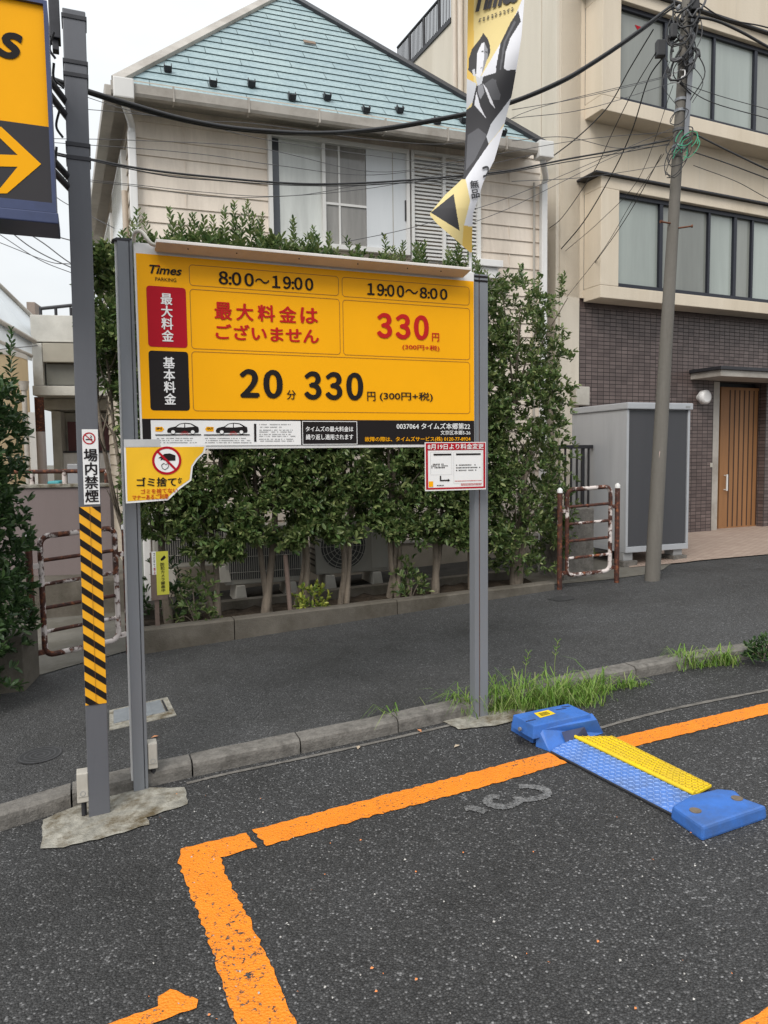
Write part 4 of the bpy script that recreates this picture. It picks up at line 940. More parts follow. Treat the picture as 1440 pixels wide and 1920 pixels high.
def barrier(label, a, b, H):
    o = thing('pipe_barrier',label,'barrier',(a+b)/2,'rusty pipe barriers at the pavement ends'); d = (b-a); L_ = d.length; d.normalize(); Z = Vector((0,0,1))
    for f in (0,1):
        p = a+d*(L_*f); mb = MB(); mb.tube([p-Z*.08,p+Z*(H-.02),p+Z*(H-.005)],[.024,.024,.02],12); pst = build(mb,'post',M_RUST2,o)
        mb = MB(); mb.tube([p+Z*(H-.035),p+Z*(H-.005),p+Z*(H+.012)],[.0255,.0255,.008],12); build(mb,'post_cap',M_WHITE,pst)
        for t in (.16,.78):
            mb = MB(); mb.box(p+d*(.045 if f==0 else -.045)+Z*H*t,d*.04,d.cross(Z)*.012,Z*.018); build(mb,'bracket',M_RUST,o,.003)
    i0, i1 = a+d*.075, b-d*.075; r = .06; zb_, zt_ = .13*H, H*.985
    def rp(): 
        pts = []
        for c,a0 in ((i1-d*r+Z*(zt_-r),0),(i0+d*r+Z*(zt_-r),90),(i0+d*r+Z*(zb_+r),180),(i1-d*r+Z*(zb_+r),270)):
            pts += [c+d*(r*cos(radians(a0+15*k)))+Z*(r*sin(radians(a0+15*k))) for k in range(7)]
        return pts
    pts = rp(); mb = MB(); mb.tube(pts+[pts[0]],.0195,10,False); build(mb,'frame',M_RUST,o)
    for k in range(4):
        t = zb_+(zt_-zb_)*(.2*(k+1)); mb = MB(); mb.tube([i0+Z*t,i1+Z*t],.0135,8); build(mb,'rung',M_RUST2 if k%2 else M_RUST,o)
    return o
aL = street(65,1268); bL = street(243,1226); hL = at(54,1005,aL.y).z-aL.z
aR = street(1049,1105); bR = street(1156,1092); hR = at(1049,917,aR.y).z-aR.z
barrier('rusty white pipe barrier partly behind the striped column',aL,bL,hL)
barrier('rusty white pipe barrier beside the grey storage shed',aR,bR,hR)
# ------------------------------------------------------------ green roofed house behind the hedge
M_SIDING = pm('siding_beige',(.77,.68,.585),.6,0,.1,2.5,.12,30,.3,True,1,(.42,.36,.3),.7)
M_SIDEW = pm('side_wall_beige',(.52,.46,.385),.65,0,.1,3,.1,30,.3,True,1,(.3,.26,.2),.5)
M_GUT = pm('gutter_grey',(.42,.39,.35),.5,0,.1,3,0,60,.4,False,1,(.2,.17,.14),.6)
M_ALU = pm('white_aluminium',(.66,.65,.63),.4,0,.04,4)
M_SHUT = pm('white_shutter',(.62,.64,.66),.4,0,.03,3,0,60,.4,True,1,(.5,.52,.54),.4)
def glassy(name, col, rough=.1, var=.12, sc=1.5):
    return pm(name, col, rough, 0, var, sc, 0, 60, .6, True)
M_CURT = glassy('pane_with_curtain',(.55,.565,.54),.08,.16,7)
M_CURT2 = glassy('pane_grey_curtain',(.25,.24,.225),.08,.3,5)
M_DKPANE = glassy('dark_pane',(.05,.055,.065),.08)
hpl = Pl((-2.51,7.4,0), radians(19.5)); HX = hpl.st
hz = G(*hpl.P(0,0)[:2])
house = thing('house','two storey beige clad house with a pale green slate hip roof','house',hpl.P(2.3,.1,-1))
s0, s1 = HX(248,300)[0], HX(1012,400)[0]
ze = (HX(245,195)[1]+HX(1010,292)[1])/2
def boards(pl, s0,s1,t0,t1,h=.158,lip=.014):
    mb = MB(); t = t0
    while t < t1:
        tt = min(t+h,t1); a,b,c,d = pl.P(s0,t,lip),pl.P(s1,t,lip),pl.P(s1,tt,0),pl.P(s0,tt,0); mb.quad(a,b,c,d)
        mb.quad(pl.P(s0,t,-.01),pl.P(s1,t,-.01),b,a); t = tt
    return mb
zfo = HX(780,1016)[1]
wb = boards(hpl,s0,s1,zfo,ze+.06); build(wb,'siding',M_SIDING,house)
mb = MB(); rr = random.Random(4); t = zfo; k = 0
while t < ze:   # butt joints of the boards
    for s_ in np.arange(s0+.5+.9*(k%2),s1,1.82): mb.pbox(hpl,s_-.003,s_+.003,t,min(t+.15,ze),-.005,.0155)
    t += .158; k += 1
build(mb,'board_joint',M_SIDING,house)
mb = MB(); mb.pbox(hpl,s0,s1,-.3,zfo-.002,-.2,.03); build(mb,'foundation_wall',pm('foundation',(.3,.26,.21),.85,0,.12,3,.2,60,.3,False,1,(.2,.17,.13),.5),house)
mb = MB(); mb.pbox(hpl,s0,s1,zfo-.002,zfo+.035,-.02,.045); build(mb,'base_flashing',M_GUT,house)
# left flank, receding
lv = Vector(((110-720)/F,1,0)).normalized(); c0 = hpl.P(s0,0)
class Flank(Pl):
    def __init__(s,o,d): s.o = Vector(o); s.a = Vector(d); s.nn = Vector((-d[1],d[0],0)); s.phi = 0
fl = Flank(c0,lv); FD = 5.0
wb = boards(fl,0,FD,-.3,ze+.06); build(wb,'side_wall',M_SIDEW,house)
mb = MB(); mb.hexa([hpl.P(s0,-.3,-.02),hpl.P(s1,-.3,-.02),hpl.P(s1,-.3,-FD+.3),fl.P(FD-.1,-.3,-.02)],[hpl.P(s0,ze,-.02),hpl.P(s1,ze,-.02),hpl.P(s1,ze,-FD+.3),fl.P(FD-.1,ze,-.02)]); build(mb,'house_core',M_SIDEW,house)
# side window, meter door panel and pipes on the flank
for (n_,a,b,t0,t1,m_) in (('side_window_frame',.5,1.9,3.3,4.7,M_ALU),('side_window_frame',2.3,3.5,3.2,4.6,M_ALU)):
    mb = MB(); mb.pbox(fl,a,b,t0,t1,0,.06); f_ = build(mb,n_,m_,house,.004); mb = MB(); mb.pbox(fl,a+.05,b-.05,t0+.05,t1-.05,.06,.064); build(mb,'pane',M_CURT,f_)
mb = MB(); mb.tube([fl.P(.25,.2,.06),fl.P(.25,4.2,.06)],.03,10); build(mb,'side_downpipe',pm('pipe_beige',(.5,.42,.34),.5),house)
mb = MB(); mb.pbox(fl,.08,.75,-.2,HX(215,790)[1],.015,.06); build(mb,'side_door',pm('door_greygreen',(.25,.28,.26),.5,0,.06,3,0,60,.4,True),house,.004)
mb = MB()
for i in range(26): mb.pbox(fl,.85,1.8,.9+i*.06,.945+i*.06,.015,.05)
build(mb,'side_louvre',M_GUT,house)
# eaves board, soffit, gutters and corner pipes
OV = .34
er = (HX(560,-400)[0]) # dummy
e0, e1 = hpl.st(218,158,OV)[0], hpl.st(1016,278,OV)[0]
zr = (hpl.st(235,165,OV)[1]+hpl.st(1000,268,OV)[1])/2   # roof edge height
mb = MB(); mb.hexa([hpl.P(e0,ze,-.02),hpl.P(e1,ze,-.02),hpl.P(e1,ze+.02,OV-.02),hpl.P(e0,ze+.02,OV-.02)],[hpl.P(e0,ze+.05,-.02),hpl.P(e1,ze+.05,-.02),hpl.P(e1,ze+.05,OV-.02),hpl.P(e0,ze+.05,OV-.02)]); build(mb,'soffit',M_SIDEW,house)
mb = MB(); mb.pbox(hpl,e0,e1,ze+.02,zr-.02,OV-.03,OV); build(mb,'fascia',M_GUT,house)
mb = MB(); prof = [(0,.0),(0,-.085),(.03,-.105),(.09,-.105),(.105,-.08),(.11,.0),(.10,.0),(.095,-.075),(.085,-.093),(.03,-.093),(.012,-.08),(.012,0)]
k = len(prof); vs = [hpl.P(e0-.05,zr-.02+t,OV+n) for n,t in prof]+[hpl.P(e1+.02,zr-.02+t,OV+n) for n,t in prof]
mb.add(vs,[(i,(i+1)%k,k+(i+1)%k,k+i) for i in range(k)]); build(mb,'front_gutter',M_GUT,house)
for (s_,) in ((e0+.06,),(e1-.02,)):
    mb = MB(); mb.pbox(hpl,s_-.09,s_+.09,zr-.17,zr+.01,OV-.0,OV+.14); build(mb,'gutter_box',M_ALU,house,.012)
for s_ in np.linspace(e0+.5,e1-.5,6):
    mb = MB(); mb.pbox(hpl,s_-.008,s_+.008,zr-.135,zr-.0,OV+.001,OV+.114); build(mb,'gutter_hanger',M_GUT,house)
for (px,nm) in (((240,258),'l'),((1008,1019),'r')):
    a, b = HX(px[0],330)[0], HX(px[1],330)[0]; c_ = (a+b)/2; mb = MB(); mb.pbox(hpl,c_-.038,c_+.038,-.2,zr-.3,.03,.1); build(mb,'corner_downpipe',M_WHITE,house,.012)
    mb = MB(); mb.tube(smooth_path([hpl.P(c_,zr-.31,.065),hpl.P(c_,zr-.24,.11),hpl.P(c_+(e0+.06-c_ if nm=='l' else e1-.02-c_),zr-.17,OV+.05)],6),.034,10); build(mb,'pipe_elbow',M_WHITE,house)
# roof: four slopes, front one laid in stepped slate courses
AP = at(532,-11,hpl.P((e0+e1)/2,0,-1.95).y); E0, E1 = hpl.P(e0,zr,OV+.02), hpl.P(e1,zr,OV+.02)
def roofmat():
    m, n, l, b = _nodes('green_slate'); t = N(n,'ShaderNodeTexCoord')
    z = N(n,'ShaderNodeTexNoise', Scale=26, Detail=8, Roughness=.75); l.new(t.outputs['Object'], z.inputs['Vector'])
    z2 = N(n,'ShaderNodeTexNoise', Scale=1.7, Detail=5); l.new(t.outputs['Object'], z2.inputs['Vector'])
    a = ramp(n,l,z.outputs['Fac'],[(.3,(.185,.265,.285)),(.5,(.27,.36,.38)),(.7,(.36,.455,.47))]); c = ramp(n,l,z2.outputs['Fac'],[(.3,(.84,.87,.9)),(.7,(1.1,1.08,1.05))])
    mm = N(n,'ShaderNodeMixRGB', blend_type='MULTIPLY'); mm.inputs[0].default_value = 1; l.new(a.outputs[0], mm.inputs[1]); l.new(c.outputs[0], mm.inputs[2])
    l.new(mm.outputs[0], b.inputs['Base Color']); b.inputs['Roughness'].default_value = .6; return m
M_ROOF = roofmat(); M_RJ = pm('slate_joint_and_shade',(.09,.13,.135),.8,0,.2,10)
NC = 20; ex = (E1-E0); tA = (AP-E0).dot(ex)/ex.dot(ex); foot = E0+ex*tA; su = AP-foot; rn = ex.cross(su).normalized()
if rn.z < 0: rn = -rn
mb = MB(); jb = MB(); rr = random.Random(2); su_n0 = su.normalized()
for i in range(NC):
    a, b = i/NC, (i+1)/NC; L0, R0 = E0.lerp(AP,a), E1.lerp(AP,a); L1, R1 = E0.lerp(AP,b), E1.lerp(AP,b)
    lo, hi = rn*.014, rn*.003
    if i < NC-1: mb.quad(L0+lo,R0+lo,R1+hi,L1+hi)
    else: mb.quad(L0+lo,R0+lo,AP+hi)
    if i: jb.quad(L0-rn*.01-su_n0*.001,R0-rn*.01-su_n0*.001,R0+lo*1.02-su_n0*.001,L0+lo*1.02-su_n0*.001)  # shadow line under each course painted on: riser takes the dark joint colour
    else: mb.quad(L0-rn*.01,R0-rn*.01,R0+lo,L0+lo)
    ln = (R0-L0).length; d = (R0-L0).normalized(); x = .25+.45*(i%2)+rr.uniform(-.05,.05)
    while x < ln-.15:
        t0_ = L0+d*x; t1_ = t0_+su/NC; q0 = rn*.0155; q1 = rn*.0045; jb.quad(t0_+q0-d*.004,t0_+q0+d*.004,t1_+q1+d*.004,t1_+q1-d*.004); x += .91
roof = build(mb,'front_roof',M_ROOF,house); build(jb,'slate_joint_and_shade',M_RJ,roof)
bk0, bk1 = E0+lv*5.6, E1+Vector((-sin(hpl.phi),cos(hpl.phi),0))*5.2
mb = MB(); mb.quad(E0,AP,bk0); mb.quad(E1,bk1,AP); mb.quad(bk0,AP,bk1); build(mb,'rear_roof',M_ROOF,house); dz_ = Vector((0,0,-.012)); mb = MB(); mb.quad(E0+dz_,bk0+dz_,bk1+dz_,E1+dz_); build(mb,'eave_soffit',M_GUT,house)
for (P0,nm) in ((E0,'l'),(E1,'r')):
    mb = MB(); d = (AP-P0).normalized(); sd_ = d.cross(rn).normalized(); mb.box((P0+AP)/2+rn*.03,d*(AP-P0).length*.5,sd_*.05,rn*.022); build(mb,'hip_cap',M_GUT if nm=='l' else M_DARK,house,.006)
mb = MB(); lg0 = E0+lv*.1; sdn = Vector((-lv.y,lv.x,0)); mb.box(lg0+lv*2.4+sdn*.05+Vector((0,0,-.07)),lv*2.5,sdn*.055,Vector((0,0,.05))); build(mb,'side_gutter',M_GUT,house,.01)
def onroof(px,py):
    r = ray(px,py); k = (E0+rn*.02-CP).dot(rn)/r.dot(rn); return CP+r*k
su_n = su.normalized(); exn = ex.normalized()
for p in ((315,135),(400,162),(472,163),(548,188),(614,188),(687,212),(750,212),(820,233),(870,231),(943,254)):
    c = onroof(*p); mb = MB(); mb.box(c+rn*.03-su_n*.0,exn*.029,su_n*.004,rn*.027); mb.box(c+rn*.004+su_n*.06,exn*.03,su_n*.07,rn*.003); mb.box(c+rn*.03+su_n*.03-exn*.033,exn*.003,su_n*.03,rn*.03)
    mb.box(c+rn*.03+su_n*.03+exn*.033,exn*.003,su_n*.03,rn*.03); build(mb,'snow_guard',M_DARK,roof)
c = onroof(580,81); mb = MB(); mb.box(c+rn*.012,exn*.07,su_n*.035,rn*.004); build(mb,'slate_patch',pm('brown_patch',(.2,.14,.1),.8),roof)
# first floor window, shutter panel and louvred shutters
H = lambda TL,TR,BR,BL,n=0: hpl.rect(TL,TR,BR,BL,n)
r = H((500,251),(763,286),(763,480),(503,462)); tw, bw = r[3], r[2]
xs = {k:HX(k,350)[0] for k in (506,524,605,684,690,763,767,828,886,896)}
mb = MB(); sA, sB = r[0], xs[763]
for q in ((sA,sA+.04,bw,tw),(sB-.035,sB,bw,tw),(sA+.04,sB-.035,tw-.045,tw),(sA+.04,sB-.035,bw,bw+.05)): mb.pbox(hpl,*q,0,.085)
wf = build(mb,'window_frame',M_ALU,house,.004)
x6, x7, x8 = xs[605], xs[684], sB-.035
mb = MB(); mb.pbox(hpl,sA+.04,x6-.012,bw+.05,tw-.045,.015,.022); build(mb,'pane',M_CURT,wf)
mb = MB(); mb.pbox(hpl,x6+.012,x7,bw+.05,tw-.045,.03,.036); build(mb,'pane',M_CURT2,wf)
mb = MB(); mb.pbox(hpl,sA+.0425,sA+.12,bw+.05,tw-.045,.0222,.028); build(mb,'dark_strip',M_DKPANE,wf)
mb = MB(); mb.pbox(hpl,x6-.018,x6+.018,bw+.05,tw-.045,.01,.06); build(mb,'sash_stile',M_ALU,wf)
mb = MB(); zc = HX(645,387)[1]; mb.pbox(hpl,x6+.02,x7,zc-.012,zc+.012,.036,.05); xm = HX(634,350)[0]; mb.pbox(hpl,xm-.01,xm+.01,bw+.05,tw-.045,.0362,.0485); build(mb,'sash_bar',M_ALU,wf)
mb = MB(); mb.pbox(hpl,x7,x8,bw+.05,tw-.045,.04,.055); xm = HX(733,350)[0]; sh = build(mb,'shutter_panel',M_SHUT,wf); mb = MB(); mb.pbox(hpl,xm-.004,xm+.004,bw+.05,tw-.05,.055,.058); build(mb,'panel_joint',M_GUT,sh)
mb = MB(); mb.pbox(hpl,sB-.05,sB-.04,HX(763,418)[1],HX(763,380)[1],.055,.07); build(mb,'latch',M_DARK,sh)
lo_t = HX(780,287)[1]; lo_b = HX(860,497)[1]; L0_, L1_ = xs[767], xs[896]
mb = MB(); 
for q in ((L0_,L0_+.035,lo_b,lo_t),(L1_-.045,L1_,lo_b,lo_t),(L0_+.035,L1_-.045,lo_t-.03,lo_t),(xs[828]-.018,xs[828]+.018,lo_b,lo_t-.03)): mb.pbox(hpl,*q,.01,.075)
lv_ = build(mb,'shutter_frame',M_ALU,house,.004)
mb = MB(); t = lo_b+.02
while t < lo_t-.05:
    for a,b in ((L0_+.035,xs[828]-.018),(xs[828]+.018,L1_-.045)): mb.hexa([hpl.P(a,t,.05),hpl.P(b,t,.05),hpl.P(b,t+.012,.012),hpl.P(a,t+.012,.012)],[hpl.P(a,t+.022,.05),hpl.P(b,t+.022,.05),hpl.P(b,t+.036,.012),hpl.P(a,t+.036,.012)])
    t += .041
build(mb,'louvre_slats',M_ALU,lv_)
mb = MB(); mb.pbox(hpl,L0_,L1_,lo_b,lo_t,.001,.008); build(mb,'shutter_backing',M_ALU,lv_)
a = H((872,492),(928,496),(928,508),(872,505)); mb = MB(); mb.pbox(hpl,a[0],a[1],a[2],a[3],0,.2); mb.pbox(hpl,a[0]+.03,a[1]-.04,a[2]-.12,a[2]-.002,0,.16); build(mb,'window_ledge',M_WHITE,house,.006)
mb = MB(); mb.tube([hpl.P(HX(998,400)[0],HX(998,345)[1],.04),hpl.P(HX(998,400)[0],1.0,.04)],.014,8); build(mb,'thin_conduit',M_GUT,house)

# outdoor units between hedge and house
M_AC = pm('unit_cream',(.33,.315,.28),.5,0,.06,5,0,60,.4,True,1,(.3,.27,.22),.4); M_GRILLE = pm('grille_dark',(.05,.05,.05),.6)
def ac_unit(label, s_c, n_, kind='fan', z0=None, W=.78, Hh=.56, D=.27, feet=True):
    b = hpl.P(s_c,0,n_); zg = G(b.x,b.y)+KH if z0 is None else z0
    o = thing('outdoor_unit',label,'air conditioner',(b.x,b.y,zg),'outdoor units behind the hedge'); P_ = lambda s_,t,nn: hpl.P(s_c+s_,zg+.14+t,n_+nn)
    def bx(mb,a,b_,c,d,e,f): mb.hexa([P_(a,c,e),P_(b_,c,e),P_(b_,c,f),P_(a,c,f)],[P_(a,d,e),P_(b_,d,e),P_(b_,d,f),P_(a,d,f)])
    mb = MB(); bx(mb,-W/2,W/2,0,Hh,-D/2,D/2); bd = build(mb,'casing',M_AC,o,.012)
    if kind == 'fan':
        c = P_(-.1,Hh/2,D/2+.001); mb = MB(); mb.disc(c,hpl.a,(0,0,1),.235,36); build(mb,'fan_opening',M_GRILLE,o)
        for ri in (.06,.1,.14,.18,.215,.24):
            mb = MB(); mb.tube([c+hpl.nn*.012+hpl.a*(ri*cos(2*pi*k/32))+Vector((0,0,ri*sin(2*pi*k/32))) for k in range(33)],.0035,5,False); build(mb,'guard_ring',M_AC,o)
        mb = MB()
        for k in range(16): a = 2*pi*k/16; d = hpl.a*cos(a)+Vector((0,0,sin(a))); mb.tube([c+hpl.nn*.008+d*.03,c+hpl.nn*.008+d*.24],.0025,4)
        mb.disc(c+hpl.nn*.014,hpl.a,(0,0,1),.05,20); build(mb,'guard_spokes',M_AC,o)
        mb = MB(); bx(mb,.2,W/2-.02,.03,Hh-.04,D/2,D/2+.012); build(mb,'service_cover',M_AC,o,.006)
        mb = MB()
        for k in range(8):
            t = .08+k*.055
            mb.hexa([P_(-W/2-.004,t,-D/2+.03),P_(-W/2,t,-D/2+.03),P_(-W/2,t,D/2-.03),P_(-W/2-.004,t,D/2-.03)],[P_(-W/2-.004,t+.02,-D/2+.03),P_(-W/2,t+.02,-D/2+.03),P_(-W/2,t+.02,D/2-.03),P_(-W/2-.004,t+.02,D/2-.03)])
        build(mb,'side_grille',M_GRILLE,o)
    else:
        mb = MB(); bx(mb,-W/2+.04,W/2-.04,.05,Hh-.06,D/2,D/2+.002); build(mb,'rear_opening',M_GRILLE,o)
        mb = MB()
        for k in range(34): x = -W/2+.05+k*(W-.1)/33; mb.tube([P_(x,.05,D/2+.006),P_(x,Hh-.06,D/2+.006)],.003,4)
        for k in range(3): mb.tube([P_(-W/2+.04,.12+k*.15,D/2+.009),P_(W/2-.04,.12+k*.15,D/2+.009)],.003,4)
        build(mb,'rear_grille',M_AC,o)
    for x in (-.25,.25):
        mb = MB(); mb.hexa([P_(x-.06,-.16,-.2),P_(x+.06,-.16,-.2),P_(x+.06,-.16,.2),P_(x-.06,-.16,.2)],[P_(x-.04,-.005,-.18),P_(x+.04,-.005,-.18),P_(x+.04,-.005,.18),P_(x-.04,-.005,.18)]); build(mb,'foot_block',M_BOX,o,.005)
    return o
sn = lambda px,py,n: hpl.st(px,py,n)[0]
ac_unit('round fan outdoor unit seen between the twisted stems',sn(657,1040,.55),.5,z0=hpl.st(657,1073,.6)[1]-.14)
ac_unit('outdoor unit showing its dark wire grille left of the pale forked stem',sn(495,1060,.6),.55,'rear',z0=hpl.st(495,1092,.65)[1]-.14)
ac_unit('outdoor unit raised higher behind the camera warning stake',sn(365,1000,.5),.5,'rear',z0=hpl.st(365,1062,.6)[1]-.14)
mb = MB(); a = hpl.P(s0,0,.75); mb.pbox(hpl,s0-.2,s1+.3,-.3,0,.0,.95); 
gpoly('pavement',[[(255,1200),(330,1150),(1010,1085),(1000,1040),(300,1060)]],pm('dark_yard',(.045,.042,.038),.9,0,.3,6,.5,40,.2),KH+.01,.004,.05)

# ------------------------------------------------------------ right hand building
tan_b = radians(24.8); bb = Pl((2.22,9.3,0), tan_b); BX = bb.st
M_BEIGE = pm('render_beige',(.67,.585,.47),.75,0,.06,1.6,.25,60,.25,True,1,(.45,.36,.24),.35)
M_BEIGE2 = pm('side_render_beige',(.64,.58,.49),.75,0,.08,1.6,.25,60,.25,True,1,(.42,.36,.27),.45)
def tilemat():
    m, n, l, b = _nodes('brown_tile'); t = N(n,'ShaderNodeTexCoord'); mpn = N(n,'ShaderNodeMapping'); l.new(t.outputs['UV'], mpn.inputs[0])
    k = N(n,'ShaderNodeTexBrick', offset=0.0, squash=1.0); k.inputs['Scale'].default_value = 1; k.inputs['Brick Width'].default_value = .098; k.inputs['Row Height'].default_value = .049; k.inputs['Mortar Size'].default_value = .0042; k.inputs['Mortar Smooth'].default_value = .1; k.inputs['Bias'].default_value = 0
    k.inputs['Color1'].default_value = (.09,.064,.06,1); k.inputs['Color2'].default_value = (.15,.112,.104,1); k.inputs['Mortar'].default_value = (.028,.022,.02,1)
    l.new(mpn.outputs[0], k.inputs['Vector']); z = N(n,'ShaderNodeTexNoise', Scale=3, Detail=5); l.new(t.outputs['Object'], z.inputs['Vector'])
    zr = ramp(n,l,z.outputs['Fac'],[(.3,.85),(.7,1.15)]); mm = N(n,'ShaderNodeMixRGB', blend_type='MULTIPLY'); mm.inputs[0].default_value = 1; l.new(k.outputs['Color'], mm.inputs[1]); l.new(zr.outputs[0], mm.inputs[2])
    l.new(mm.outputs[0], b.inputs['Base Color']); rf = ramp(n,l,k.outputs['Fac'],[(0,.35),(1,.9)]); l.new(rf.outputs[0], b.inputs['Roughness'])
    bp = N(n,'ShaderNodeBump', Strength=.6, Distance=.006, invert=True); l.new(k.outputs['Fac'], bp.inputs['Height']); l.new(bp.outputs[0], b.inputs['Normal']); return m
M_TILE = tilemat()
def uvq(o, pl):
    me = o.data; u = me.uv_layers.new(name='UVMap'); og = ORG[o.parent.name] if o.parent else ORG[o.name]
    for p in me.polygons:
        nrm_ = p.normal
        for li in p.loop_indices:
            c = me.vertices[me.loops[li].vertex_index].co+og-pl.o
            u.data[li].uv = (c.dot(pl.a) if abs(nrm_.dot(pl.nn)) > .5 else c.dot(pl.nn), c.z)
zt_ = (BX(1052,563)[1]+BX(1440,588)[1])/2; zD = BX(1355,993)[1]
apt = thing('apartment_building','large building with beige upper floors over a brown tiled ground floor','building',bb.P(3,zD,-1))
SR = 9.0; d0, d1 = BX(1336,850)[0], BX(1434,850)[0]; zdt = BX(1370,716)[1]
sL = BX(1050,700)[0]
for q in ((sL,d0,-.5,zt_-.1),(d0,d1,zdt,zt_-.1),(d1,SR,-.5,zt_-.1)):
    mb = MB(); mb.pbox(bb,*q,-.3,0); uvq(build(mb,'tile_wall',M_TILE,apt),bb)
mb = MB(); x = sL
while x < SR: mb.pbox(bb,x+.002,x+.046,zt_-.098,zt_,-.3,.001); x += .049
build(mb,'soldier_course',pm('brown_tile_edge',(.085,.06,.055),.4,0,.25,4),apt)
mb = MB(); mb.pbox(bb,sL,SR,zt_-.1,zt_,-.3,-.003); build(mb,'course_backing',M_DARK,apt)
mb = MB(); mb.pbox(bb,sL-.03,SR,zt_+.001,11,-.3,.03); build(mb,'upper_wall',M_BEIGE,apt)
for s_ in np.arange(sL+.42,SR,.62):
    mb = MB(); mb.pbox(bb,s_-.004,s_+.004,zt_+.3,11,.03,.0315); build(mb,'wall_joint',M_BEIGE2,apt)
# side wall running back to the left, with pilaster strips, pipes and a roof terrace rail
bsd = Pl((0,0,0),0); bsd.o = Vector(bb.P(sL-.03,0,.03)); bsd.a = Vector((-bb.a.y,bb.a.x,0)); bsd.nn = -bb.a
ZTW = 6.95+1.514-1.0
SX = lambda px,py,n=0: bsd.st(px,py,n)
mb = MB(); z_par = (SX(862,32)[1]+SX(775,112)[1])/2; sp_ = SX(846,60)[0]
mb.pbox(bsd,.0,sp_,-.5,11,-.3,0); mb.pbox(bsd,sp_,9,-.5,z_par,-.3,-.002); build(mb,'side_wall',M_BEIGE2,apt)
for (a,b,nn) in ((1022,1050,.05),(955,1018,.03)):
    mb = MB(); q0,q1 = SX(b,150)[0], SX(a,150)[0]; mb.pbox(bsd,max(q0,.0),q1,-.4,11,0,nn); build(mb,'pilaster',M_BEIGE2,apt,.006)
for px in (853,863):
    s_ = SX(px,80,.06)[0]; mb = MB(); mb.tube([bsd.P(s_,2,.06),bsd.P(s_,10.5,.06)],.04,10); build(mb,'wall_pipe',M_SIDING,apt)
rs0, rs1 = SX(846,30)[0], SX(738,110)[0]; rt = .62
mb = MB(); mb.pbox(bsd,rs0,rs1,z_par-.002,z_par+.07,-.2,.02); rl_ = build(mb,'terrace_coping',M_DARK,apt)
mb = MB(); mb.tube([bsd.P(rs0,z_par+rt,-.08),bsd.P(rs1,z_par+rt,-.08)],.022,8)
for i in range(44): s_ = rs0+(rs1-rs0)*i/43; mb.tube([bsd.P(s_,z_par+.06,-.08),bsd.P(s_,z_par+rt,-.08)],.02 if i%11==0 else .009,6)
build(mb,'terrace_railing',M_DARK,apt)
# window bays
M_FROST = glassy('frosted_pane',(.23,.24,.22),.08,.35,.7); M_FROST2 = glassy('frosted_pane_blind',(.33,.365,.34),.08,.3,.7); M_WFR = pm('bronze_frame',(.022,.024,.034),.35,.3,.1,5)
def bay(zb_, zt2, jl, jr0, mulls, mats, sillh, top_dark):
    NB = .34; sj, sw = BX(jl,300,NB)[0], BX(jr0,300,NB-.07)[0]
    for q,nm in (((sj,SR,zb_-sillh,zb_),'bay_sill'),((sj,SR,zt2,zt2+.14),'bay_head'),((sj,sw-.02,zb_+.001,zt2-.001),'bay_jamb')):
        mb = MB(); mb.pbox(bb,*q,.03,NB); build(mb,nm,M_BEIGE,apt,.008)
    if top_dark:
        mb = MB(); mb.pbox(bb,sj-.12,SR,zt2+.142,zt2+.165,.03,NB+.05); build(mb,'bay_flashing',M_DARK,apt,.004)
    n0_ = NB-.09; mb = MB(); xs_ = [sw]+[BX(m_,300,n0_)[0] for m_ in mulls]+[SR]; w_ = .028
    mb.pbox(bb,sw-.018,SR,zb_+.002,zb_+.06,n0_-.03,n0_+.03); mb.pbox(bb,sw-.018,SR,zt2-.055,zt2-.002,n0_-.03,n0_+.03)
    for i,x_ in enumerate(xs_): mb.pbox(bb,x_-w_*(1.0 if i%2 else .7),x_+w_*(1.0 if i%2 else .7),zb_+.06,zt2-.055,n0_-.028,n0_+.026+.002*(i%2))
    fr_ = build(mb,'window_frame',M_WFR,apt,.003)
    for i in range(len(xs_)-1):
        mb = MB(); mb.pbox(bb,xs_[i]+w_*.6,xs_[i+1]-w_*.6,zb_+.06,zt2-.055,n0_-.022,n0_-.012); build(mb,'pane',mats[i%len(mats)],fr_)
    mb = MB(); mb.pbox(bb,sj,SR,zb_,zt2,.031,.04); build(mb,'bay_back',M_DKPANE,apt)
zu_b = BX(1157,192,.25)[1]; zu_t = BX(1157,8,.25)[1]; zl_b = BX(1157,541,.25)[1]; zl_t2 = BX(1157,362,.25)[1]
bay(zu_b,zu_t,1128,1157,[1243,1333,1410,1520],[M_FROST,M_FROST2,M_FROST2,M_FROST],.17,True)
bay(zl_b,zl_t2,1128,1157,[1239,1330,1379,1412,1520],[M_FROST2,M_FROST,M_FROST2,M_FROST],.15,True)
mb = MB(); c = BX(1197,52,.25); mb.quad(*[bb.P(c[0]+a*.05,c[1]+b*.05,.242) for a,b in ((-1,.6),(1,.5),(.2,-.8))]); build(mb,'red_triangle_mark',M_RED,apt)
